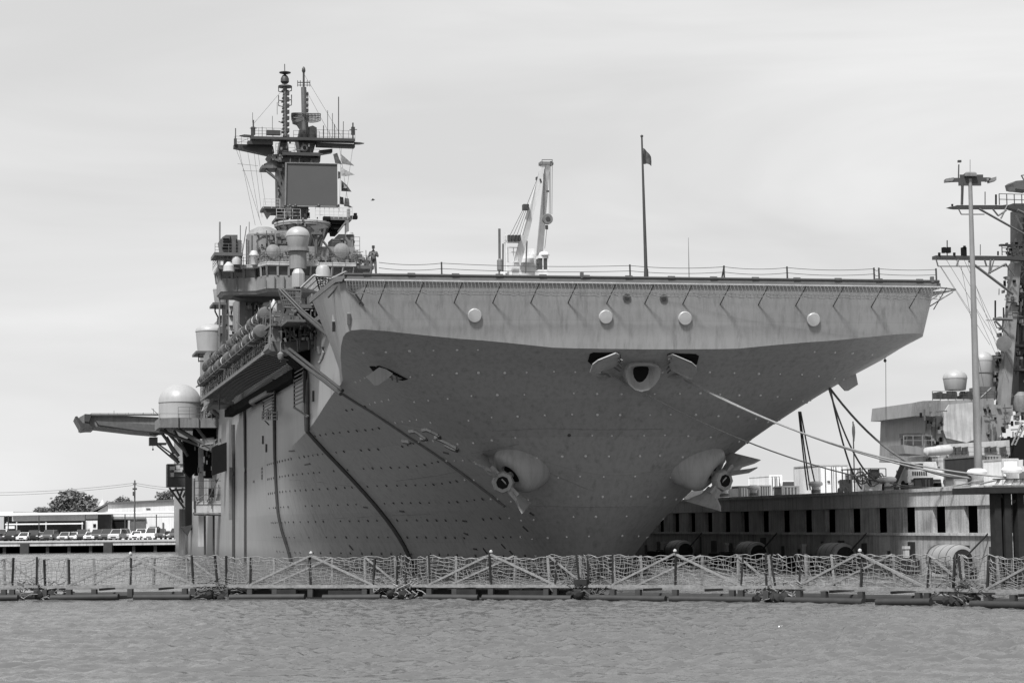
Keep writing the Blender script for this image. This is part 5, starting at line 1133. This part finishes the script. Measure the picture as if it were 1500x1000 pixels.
def sailor(P, rz, label):
    f = thing('person', label, 'person', P, rz)
    V = [(0,0,.98),(0,0,1.15),(0,0,1.36),(0,0,1.47),(0,-.01,1.56),(-.1,0,.93),(-.12,-.01,.52),(-.14,.02,.1),(.1,0,.93),(.13,-.01,.52),(.15,.02,.1),(-.19,0,1.42),(-.27,-.02,1.16),(-.10,-.25,1.27),(.19,0,1.42),(.28,-.02,1.16),(.10,-.25,1.29)]
    E_ = [(0,1),(1,2),(2,3),(3,4),(0,5),(5,6),(6,7),(0,8),(8,9),(9,10),(2,11),(11,12),(12,13),(2,14),(14,15),(15,16)]
    R = [(.15,.11),(.15,.105),(.18,.115),.07,.055,.1,.075,.055,.1,.075,.055,.07,.055,.04,.07,.055,.04]
    body = skinfig('body', V, E_, R, CLOTH, f)
    hd = MB(); prof = []
    for k in range(9):
        t = k/8*pi; prof.append((max(.005,.078*sin(t)*(1.0 if k > 3 else .86)), -.115*cos(t)))
    hd.lathe(prof, (0,-.01,1.665), n=16).lathe([(.02,-.02),(.014,.02)], (0,-.095,1.66), (0,-1,0), 8).lathe([(.02,-.01),(.02,.01)], (-.08,0,1.665), (1,0,0), 8).lathe([(.02,-.01),(.02,.01)], (.08,0,1.665), (1,0,0), 8); hd.build('head', SKIN, f, 60)
    MB().box(-.045,-.02,-.088,-.078,1.675,1.687).box(.02,.045,-.088,-.078,1.675,1.687).box(-.025,.025,-.086,-.076,1.605,1.612).build('face_feature', CAPM, f, 0)
    MB().lathe([(.085,0),(.088,.06),(.082,.1),(.02,.115)], (0,-.005,1.70), n=16).prism([(-.07,-.07,1.70),(.07,-.07,1.70),(.05,-.15,1.69),(-.05,-.15,1.69)],(0,0,.012)).build('cap', CAPM, f, 40)
    for e in (-1, 1):
        c = Vector((e*.09,-.26,1.28)); palm = MB().loft([[c+Vector((x,y,z)) for x,y,z in ((-.02,.0,-.04),(.02,0,-.04),(.02,0,.04),(-.02,0,.04))],[c+Vector((-e*.07+x,-.03+y,z)) for x,y,z in ((-.012,.0,-.042),(.012,0,-.042),(.012,0,.042),(-.012,0,.042))]])
        for k in range(4):
            z = -.032+k*.021; b0 = c+Vector((-e*.07,-.03,z)); L1 = .04-.006*abs(k-2); palm.tube([b0,b0+Vector((-e*L1,-.02,0)),b0+Vector((-e*L1*1.2,.015,-.004))],.0085,6)
        palm.tube([c+Vector((-e*.015,-.01,.045)),c+Vector((-e*.04,-.045,.06)),c+Vector((-e*.06,-.055,.045))],.0095,6); palm.build('hand', SKIN, f)
    MB().box(-.06,.06,-.33,-.285,1.25,1.33).lathe([(.03,0),(.03,.05)], (0,-.33,1.29), (0,-1,0), 12).build('held_camera', CAPM, f, 0)
    MB().lathe([(.155,-.03),(.155,.03)], (0,0,1.0), n=16).build('belt', CAPM, f)
    for e in (-1,1): MB().loft([[Vector((e*.145+x,y,z)) for x,y,z in ((-.055,-.16,0),(.055,-.16,0),(.055,-.16,.05),(-.055,-.16,.05))],[Vector((e*.145+x,y,z)) for x,y,z in ((-.055,.0,0),(.055,.0,0),(.05,.0,.12),(-.05,.0,.12))],[Vector((e*.145+x,y,z)) for x,y,z in ((-.05,.11,0),(.05,.11,0),(.045,.1,.2),(-.045,.1,.2))]]).build('boot', BOOT, f, 40)
    return f
pz = S(547,400,a=1.5); p_ = toworld(pz.x, 1.5, 19.93); sf = sailor(p_, TH-.35, 'sailor in dark camouflage and cap holding a camera at the corner of the flight deck'); sf.scale = (1.15,1.15,1.15)
# ================= floating net barrier =================
lp = [(-140,122),(-60,119),(-24.4,115.7),(-1.9,110),(10.9,103.3),(21,93.6),(30,82),(45,60)]
def onbar(px_):    # point on the barrier's line seen at photograph column px_ near the waterline
    k = ray(px_, 875); s_ = k.x/k.y; best = None
    for (x0,y0),(x1,y1) in zip(lp[:-1],lp[1:]):
        d = (x1-x0)-s_*(y1-y0)
        if abs(d) < 1e-9: continue
        t = (s_*y0-x0)/d
        if 0 <= t <= 1: return Vector((x0+(x1-x0)*t, y0+(y1-y0)*t, 0))
BARM = mat('barrier_beam', .16, .7, .35, 1.4, fine=.2); LOGM = mat('wet_pontoon', .018, .7, .4, 2); NETB = mat('barrier_net', .17, .9, .3, 4)
jx = [-480,-210,60,325,588,856,1130,1404,1690,1980]
ordn = ['off the left edge of the photo','cut by the left edge of the photo','below the parked cars at left','in front of the dark seam of the hull side','in front of the starboard hull plating','directly below the starboard anchor','below the port anchor','below the truck on the pier','at the right edge under the black dolphin','off the right edge']
for i in range(len(jx)-1):
    A = onbar(jx[i]); B = onbar(jx[i+1])
    if A is None or B is None: continue
    Ln = (B-A).length; ang = math.atan2(B.y-A.y, B.x-A.x); rr = random.Random(40+i)
    f = thing('net_barrier_section', 'floating net barrier section '+ordn[i], 'barrier', A, ang, 'floating net barrier sections across the harbour')
    zt = 2.28; zb = .78; f.rotation_euler = (rr.uniform(-.02,.02), rr.uniform(-.006,.006), ang); pk = Ln*.5; fx = [.25, pk-Ln*.34, pk, pk+Ln*.345, Ln-.25]; rx = [.7, Ln*.22, Ln*.48+.7, Ln*.74, Ln-.9]
    MB().box(.15,Ln-.15,-.12,.12,.60,.74).build('front_beam', BARM, f, 0); MB().box(.35,Ln-.35,1.9,2.1,.45,.62).build('rear_beam', BARM, f, 0)
    u0 = rr.uniform(.4,1.6); u1 = rr.uniform(.42,.55)*Ln; g = MB().tube([(u0,-.3,.08),(u1,-.35,rr.uniform(.05,.14))],.17,12).tube([(u1+rr.uniform(.2,1.2),-.3,.07),(Ln-rr.uniform(.4,1.8),-.35,rr.uniform(.05,.14))],.17,12); g.build('pontoon', LOGM, f)
    if i in (3,4): MB().box(rr.uniform(.3,1),Ln-.4,.3,.4,.1,.56).box(Ln*.3,Ln*.42,-.1,.2,.1,.5).box(Ln*.6,Ln*.8,-.1,.2,.05,.45).build('reflection_panel', RUBBER, f, 0)  # dark panels standing in for the hull's reflection below the beam
    MB().tube([(.4,2,.1),(Ln-.6,2,.1)],.2,10).build('pontoon', LOGM, f)
    g = MB()
    for x in fx+[Ln*.3,Ln*.8]: g.box(x-.14,x+.14,-.12,.12,.1,.52)
    for x in (.5,Ln*.33,Ln*.66,Ln-.5): g.bar((x,0,.5),(x,2,.5),.12)
    g.build('saddle', DSTEEL, f, 0)
    for x in fx: MB().bar((x,0,.7),(x+rr.uniform(-.16,.16),rr.uniform(-.1,.1),zt+(.06 if x == pk else rr.uniform(-.18,.05))),.10).build('post', RUBBER, f, 0)
    for x in rx: MB().bar((x,2,.6),(x+rr.uniform(-.1,.1),1.95,zt-.1),.12).build('rear_post', BARM, f, 0)
    MB().bar((pk,-.06,zt),(pk-Ln*.34,-.05,.74),.1).build('diagonal_brace', BARM, f, 0); MB().bar((pk,-.06,zt),(pk+Ln*.345,-.05,.74),.1).build('diagonal_brace', BARM, f, 0)
    MB().bar((rx[2],1.9,zt-.1),(rx[1]-.3,1.95,.66),.09).build('diagonal_brace', BARM, f, 0); MB().bar((rx[3],1.9,zt-.1),(rx[4]+.2,1.95,.66),.09).build('diagonal_brace', BARM, f, 0)
    MB().lathe([(.02,-.02),(.09,.03),(.09,.1),(.02,.16)], (pk,0,zt+.08), n=10).build('post_cap', LIGHTG, f)
    for yy, xs, base, top in ((0.0, [0]+fx+[Ln], zb, zt-.03),(1.98, [.2]+rx+[Ln-.2], .66, zt-.15)):
        g = MB(); sagk = rr.uniform(.08,.34); nh = 7; nv = int(Ln/.29); wob = [rr.uniform(0,6.28) for _ in range(6)]; fold = [(rr.uniform(0,Ln), rr.uniform(.3,.8)) for _ in range(4)]
        def topz(x):
            for a_, b_ in zip(xs[:-1], xs[1:]):
                if a_ <= x <= b_: t = (x-a_)/(b_-a_+1e-6); return top-sagk*4*t*(1-t)*(1.2 if (int(a_*7)%2) else .5)
            return top
        def npt(u, v):
            x = u*Ln; dx_ = .07*sin(v*5+u*17+wob[0])+.04*sin(u*60+v*9+wob[1])
            for fc, fa_ in fold: d = x-fc; dx_ -= d*math.exp(-(d/.9)**2)*.55*(v-.5)*fa_*1.5
            z = base+(topz(x)-base)*v+.05*sin(u*31+v*4+wob[2])*(1-v)+.035*sin(u*83+wob[3]+v*11)
            for fc, fa_ in fold: z -= fa_*.38*math.exp(-((x-fc)/.55)**2)*v*(1-v)*3
            return Vector((min(max(x+dx_,.02),Ln-.02), yy+.06*sin(u*23+v*5+wob[4]), z))
        for k in range(nv+1):
            u = k/nv+rr.uniform(-.003,.003); g.tube([npt(min(max(u,0),1), v/7) for v in range(8)], .012, 3, caps=False)
        for v in range(nh+1): g.tube([npt(k/(nv*2), v/nh) for k in range(nv*2+1)], .014 if v < nh else .024, 3, caps=False)
        g.build('net', NETB, f, 0)
    g = MB()      # tangled rope and slack netting at the joint
    for k in range(40):
        c = Vector((rr.uniform(-1.3,1.3), rr.uniform(-.25,.4), rr.uniform(.15,.95))); pts = [c]
        for j in range(5): c = c+Vector((rr.uniform(-.4,.4),rr.uniform(-.1,.1),rr.uniform(-.25,.22))); c.z = max(.0,min(c.z,1.3)); pts.append(c.copy())
        g.tube(pts, rr.uniform(.015,.04), 4)
    g.build('rope_tangle', ROPED if i % 2 else NETB, f, 35)
    g = MB()
    for k in range(7): g.lathe([(.05,-.2),(.22,-.12),(.24,.1),(.05,.22)], (rr.uniform(-.9,.9), rr.uniform(-.2,.3), rr.uniform(.05,.35)), (rr.uniform(-1,1),rr.uniform(-1,1),.4), 8)
    g.build('float_block', RUBBER, f, 30)
    if i == 5: MB().box(-.45,.3,-.3,.2,.74,1.0).build('junction_box', RUBBER, f, 0)
# ================= far shore =================
QZ = 1.9; QY = 342.
land = MB().box(-2600, 2600, QY+5, 2900, -2, QZ).build('ground', mat('far_ground', .28, .9, .2, .05), None, 0); tag(land, 'flat land beyond the far quay', kind='structure')
quay = thing('quay', 'long concrete quay with dark piles on the far shore at left', 'quay', (-70, QY, 0))
def qp(name, m, mt, sm=0, root=None, fr=I4): return under(m.build(name, mt, None, sm), root or quay, fr)
qp('quay_deck', MB().box(-190, -20, QY, QY+12, QZ-.75, QZ), CONC); qp('quay_wall', MB().box(-190,-20,QY+5,QY+5.5,-2,QZ-.7), DARK); qp('quay_edge', MB().box(-190,-20,QY-.15,QY-.003,QZ-.2,QZ+.12), LIGHTG)
g = MB()
for i in range(48): x = -188+i*3.5; g.box(x,x+.5,QY+.6,QY+1.1,-2,QZ-.7)
for i in range(12): x = -188+i*13.5; g.box(x,x+1.4,QY-.3,QY+.4,-2,QZ-.2)
qp('quay_pile', g, DSTEEL)
def X(px_, Y): return WY(px_, 780, Y).x
def Zp(py, px_, Y): return WY(px_, py, Y).z
WALLM = mat('shed_wall', .55, .8, .08, .3, streak=.12); WALLD = mat('shed_wall_grey', .33, .8, .1, .3, streak=.1); ROOFM = mat('shed_roof', .6, .5, .08, .3)
# warehouse
WYY = 385.; wh = thing('warehouse', 'pale metal clad warehouse with dark roll up doors behind the parked cars', 'warehouse', (X(210,WYY), WYY+15, QZ))
x0, x1 = X(158,WYY), X(330,WYY); z0, z1 = Zp(738.5,158,WYY), Zp(733,262,WYY)+.3
qp('front_wall', MB().prism([(x0,WYY,QZ),(x1,WYY,QZ),(x1,WYY,z1),(x0,WYY,z0)],(0,30,0)), WALLM, root=wh)
qp('roof', MB().prism([(x0-.4,WYY-.5,z0),(x1,WYY-.5,z1),(x1,WYY-.5,z1+.35),(x0-.4,WYY-.5,z0+.35)],(0,31,0)), MSTEEL, root=wh)
xs_ = X(143,WYY); xr = X(133,WYY); zl_ = Zp(748,135,WYY)
qp('side_wing', MB().prism([(xs_,WYY+.2,QZ),(x0,WYY+.2,QZ),(x0,WYY+.2,z0),(xs_,WYY+.2,zl_)],(0,29,0)), WALLD, root=wh); qp('wing_roof', MB().prism([(xr,WYY-.4,zl_-.25),(x0,WYY-.4,z0),(x0,WYY-.4,z0+.3),(xr,WYY-.4,zl_+.1)],(0,31,0)), MSTEEL, root=wh)
def rect(n, px0, px1, py0, py1, Y, d, mt, root): return qp(n, MB().box(X(px0,Y),X(px1,Y),Y-d,Y-.01,Zp(py1,px0,Y),Zp(py0,px0,Y)), mt, root=root)
rect('door', 165,187,761,779,WYY,.3,DARK,wh); rect('door', 192,213,762,777,WYY,.3,MSTEEL,wh); rect('door', 219,233,771,779,WYY,.3,DARK,wh); rect('door_lintel',164,214,758.5,761,WYY,.5,MSTEEL,wh); rect('door_jamb',188,191,761,779,WYY,.4,LIGHTG,wh)
rect('door', 238,240,765,780,WYY,.2,MSTEEL,wh); rect('sign_letters',214,220,744,745.5,WYY,.15,DSTEEL,wh); rect('wall_seam',143,262,757,757.4,WYY,.06,MSTEEL,wh)
# long low shed
SY = 372.; sh = thing('shed', 'long low shed with white roof edge and open front at the left edge', 'shed', (X(60,SY), SY+10, QZ))
zz = Zp(750.5,60,SY); qp('roof', MB().box(X(18,SY),X(144,SY),SY-1,SY+20,zz-.35,zz), ROOFM, root=sh); zz2 = Zp(753,0,SY); qp('roof', MB().box(X(-60,SY),X(17,SY),SY+1,SY+20,zz2-.3,zz2+.5), ROOFM, root=sh)
rect('upper_wall',18,143,754,763,SY,.3,WALLD,sh); rect('end_wall',126,143,760,779,SY,.3,WALLM,sh); rect('beam',8,122,766.5,768.5,SY-2,.4,WHITE,sh); rect('end_wall',-60,6,757,779,SY,.3,WALLD,sh); qp('back_wall', MB().box(X(-60,SY),X(143,SY),SY+12,SY+12.4,QZ,zz-.4), mat('shed_dark', .10, .9, .3, .3), root=sh)
rect('window',137,141,767,772,SY,.4,DARK,sh); rect('window',9,22,770,774,SY-2,.4,WALLM,sh)
for x in (10,24,67,120,126): rect('column',x,x+1.5,764,780,SY-1,.3,LIGHTG,sh)
# pipe gantry running along the front
GY = 362.; gn = thing('pipe_gantry', 'long white overhead pipe carried on thin posts across the sheds', 'gantry', (X(130,GY), GY, QZ))
qp('pipe', MB().tube([(X(-60,GY),GY,Zp(755,-60,GY)),(X(20,GY),GY,Zp(753.8,20,GY)),(X(150,GY),GY,Zp(751.8,150,GY)),(X(330,GY),GY,Zp(749,330,GY))],.16,8), WHITE, 35, gn)
for x in (12,57,125,183,229): qp('post', MB().bar((X(x,GY),GY,QZ),(X(x,GY),GY,Zp(753,x,GY)),.16), DSTEEL, root=gn)
# utility pole and wires
UP = WY(197,790,352); f = thing('utility_pole', 'tall wooden utility pole standing in the car park', 'pole', (UP.x,352,QZ)); ht = Zp(703,197,352)-QZ
MB().tube([(0,0,0),(0,0,ht)],.17,8,.12).build('pole', MSTEEL, f); MB().box(-.35,.35,-.15,.15,ht-1.6,ht-1.3).box(-.3,.1,-.3,.0,ht-2.6,ht-1.9).box(-.3,.3,-.1,.1,ht-.7,ht-.55).build('crossarm', DSTEEL, f, 0)
for k, (ya, yb) in enumerate(((707,719),(710,723))):
    a_ = Vector((UP.x,352,Zp(ya,197,352))); b_ = WY(-60,yb+2,360); c_ = WY(330,yb-6,352)
    for q, side in ((b_,'left'),(c_,'right')):
        pts = [a_.lerp(q,i/14)-Vector((0,0,2.2*(i/14)*(1-i/14))) for i in range(15)]
        o = MB().tube(pts,.03,4).build('power_line', MSTEEL); settle(o, a_, 0, I4); tag(o, ('upper' if k == 0 else 'lower')+' thin power line running '+side+' from the utility pole', 'power line', 'power lines on the far shore')
# distant domed tower
f = thing('domed_tower', 'tiny hazy dome with a spire between the trees on the skyline', 'tower', WY(150,745,700)); k = 700/FPX
MB().lathe([(3.5*k,-4*k),(3.5*k,3*k),(4.2*k,3.5*k),(3.8*k,7*k),(2*k,11*k),(.8*k,13*k)], (0,0,0), n=14).build('dome', mat('hazy_stone', .5, .9, .1, .1), f); MB().tube([(0,0,13*k),(0,0,24*k)],.5*k,6,.1*k).build('spire', mat('hazy_stone', .5), f)
# ---- trees ----
LEAF = mat('foliage', .11, .9, .5, .5); BARK = mat('bark', .1, .9, .3, 2)  # leaf tone lightened to paint in the distance haze
def tree(P, w, h, label, seed, grp='trees on the far shore'):
    rr = random.Random(seed); f = thing('tree', label, 'tree', P, 0, grp); g = MB(); g.tube([(0,0,0),(.1*w*.1,0,h*.25),(0,0,h*.5)], .05*h, 8, .02*h)
    lobes = []
    for i in range(15):
        t = i/15*2*pi+rr.uniform(-.3,.3); r_ = rr.uniform(.05,.36)*w; zc = h*rr.uniform(.38,.86); lim = sqrt(max(.05,1-((zc/h-.42)/.55)**2)); c = Vector((cos(t)*r_*lim*1.15, sin(t)*r_*lim*.8, zc)); lobes.append((c, rr.uniform(.12,.21)*w*(.75+.25*lim)))
        g.tube([(0,0,h*.3), c*.5+Vector((0,0,h*.2)), c], .016*h, 5, .006*h)
    g.build('trunk', BARK, f); vs = []; fs = []
    for c, R_ in lobes:
        n_ = int(330*(R_/(.16*w))**2)
        for k in range(n_):
            d = Vector((rr.gauss(0,1),rr.gauss(0,1),rr.gauss(0,1))).normalized(); rad = R_*(rr.random()**.35)*(1+.25*sin(d.x*5+c.x)+.2*sin(d.z*7+c.z)); p = c+Vector((d.x*rad,d.y*rad,d.z*rad*.75))
            if p.z < h*.16: continue
            s_ = rr.uniform(.25,.5)*w/14; u = Vector((rr.gauss(0,1),rr.gauss(0,1),rr.gauss(0,.6))).normalized(); v = u.orthogonal().normalized(); v.rotate(Matrix.Rotation(rr.uniform(0,6.28),3,u)); o_ = len(vs)
            vs += [p-u*s_, p+v*s_*.6, p+u*s_, p-v*s_*.6]; fs.append((o_,o_+1,o_+2,o_+3))
    m = MB(); m.add(vs, fs); m.build('crown', LEAF, f, 0); return f
def tpx(xc, wpx, ytop, Y, label, seed): k = Y/FPX; P = Vector((X(xc,Y), Y, QZ)); return tree(P, wpx*k, Zp(ytop,xc,Y)-QZ, label, seed)
tpx(101,98,717,440,'broad dark tree rising behind the shed, largest on the far shore',1); tpx(74,54,734,445,'lower bushy tree just left of the broad dark tree',2); tpx(174,44,722,450,'rounded tree peeking over the warehouse left of the utility pole',3); tpx(243,46,712,440,'tree behind the warehouse roof beside the warship stern',4); tpx(268,40,712,450,'tall tree partly hidden by the warship hull',9)
tpx(38,60,761,388,'low tree seen through the open shed, left one',5); tpx(66,50,763,390,'low tree seen through the open shed, middle one',6); tpx(100,52,759,389,'low pale tree seen through the open shed, right one',7); tpx(28,16,746,460,'tiny distant treetop above the shed roof at left',8)
# ---- parked cars ----
def car(kind, paint, P, label, rz=0):
    f = thing('parked_car', label, 'car', P, rz, 'cars parked along the far quay'); hh = {'sedan':1.42,'suv':1.8,'pickup':1.85,'van':2.0}[kind]; w = .92 if kind == 'sedan' else 1.0; L_ = 4.5
    def sec_(y, z0_, zt_, ins): return [Vector((-w,y,z0_)),Vector((w,y,z0_)),Vector((w,y,z0_+.35)),Vector((w*ins,y,zt_)),Vector((-w*ins,y,zt_)),Vector((-w,y,z0_+.35))]
    hz = .78 if kind == 'sedan' else 1.05
    MB().loft([sec_(-.02,.35,hz-.12,.86),sec_(.15,.3,hz,.93),sec_(1.2,.3,hz+.08,.95),sec_(L_-.3,.3,hz+.08,.95),sec_(L_,.4,hz-.05,.9)]).build('body', paint, f, 25)
    y1 = 1.15; y2 = 3.9 if kind != 'pickup' else 2.9
    def top(y, z_, ww): return [Vector((-ww,y,z_)),Vector((ww,y,z_))]
    B_ = [Vector((-w*.9,y1-.25,hz+.05)),Vector((w*.9,y1-.25,hz+.05)),Vector((w*.9,y2+.2,hz+.05)),Vector((-w*.9,y2+.2,hz+.05))]; T_ = [Vector((-w*.72,y1+.4,hh)),Vector((w*.72,y1+.4,hh)),Vector((w*.72,y2-.25,hh)),Vector((-w*.72,y2-.25,hh))]
    MB().loft([B_,T_]).build('cabin', GLASS, f, 0); MB().loft([[v+Vector((0,0,-.02)) for v in T_],[v+Vector((0,0,.05)) for v in T_]]).build('roof', paint, f, 0)
    g = MB()
    for a_, b_ in zip(B_, T_): g.bar(a_, b_, .09)
    g.build('pillar', paint, f, 0)
    for e in (-1,1): MB().box(e*w*.8-.16,e*w*.8+.16,-.05,-.02,hz-.28,hz-.12).build('headlight', WHITE, f, 0)
    MB().box(-w*.45,w*.45,-.06,-.025,.45,.62).build('grille', RUBBER, f, 0)
    for e in (-1,1):
        for y in (.85,3.6): MB().lathe([(.12,-.1),(.33,-.1),(.33,.1),(.12,.1)], (e*(w-.1),y,.33), (1,0,0), 12).build('wheel', RUBBER, f)
paints = {'white': mat('car_white', .75, .3, .03), 'black': mat('car_black', .02, .25, .1), 'silver': mat('car_silver', .42, .3, .05), 'dark grey': mat('car_dark', .09, .3, .1)}
cl = [(2,'van','white'),(12,'suv','black'),(31,'sedan','white'),(47,'suv','black'),(57,'sedan','silver'),(68,'suv','dark grey'),(91,'sedan','silver'),(104,'sedan','white'),(118,'suv','dark grey'),(130,'sedan','white'),(140,'suv','dark grey'),(153,'pickup','dark grey'),(166,'suv','silver'),(184,'pickup','silver'),(197,'sedan','white'),(205,'suv','white'),(218,'van','white'),(233,'suv','dark grey'),(244,'sedan','silver'),(254,'pickup','dark grey'),(-12,'sedan','silver'),(-26,'suv','white')]
onum = lambda n: str(n)+('th' if 10 < n % 100 < 14 else {1:'st',2:'nd',3:'rd'}.get(n % 10,'th'))
for k, (x, kd, pn) in enumerate(sorted(cl)):
    Y = 347+random.Random(k).uniform(0,3.5); car(kd, paints[pn], Vector((X(x,Y),Y,QZ+.01)), f'{pn} {"saloon" if kd=="sedan" else kd} parked on the far quay, {onum(k+1)} car in the row from the left', random.Random(k).uniform(-.25,.25))
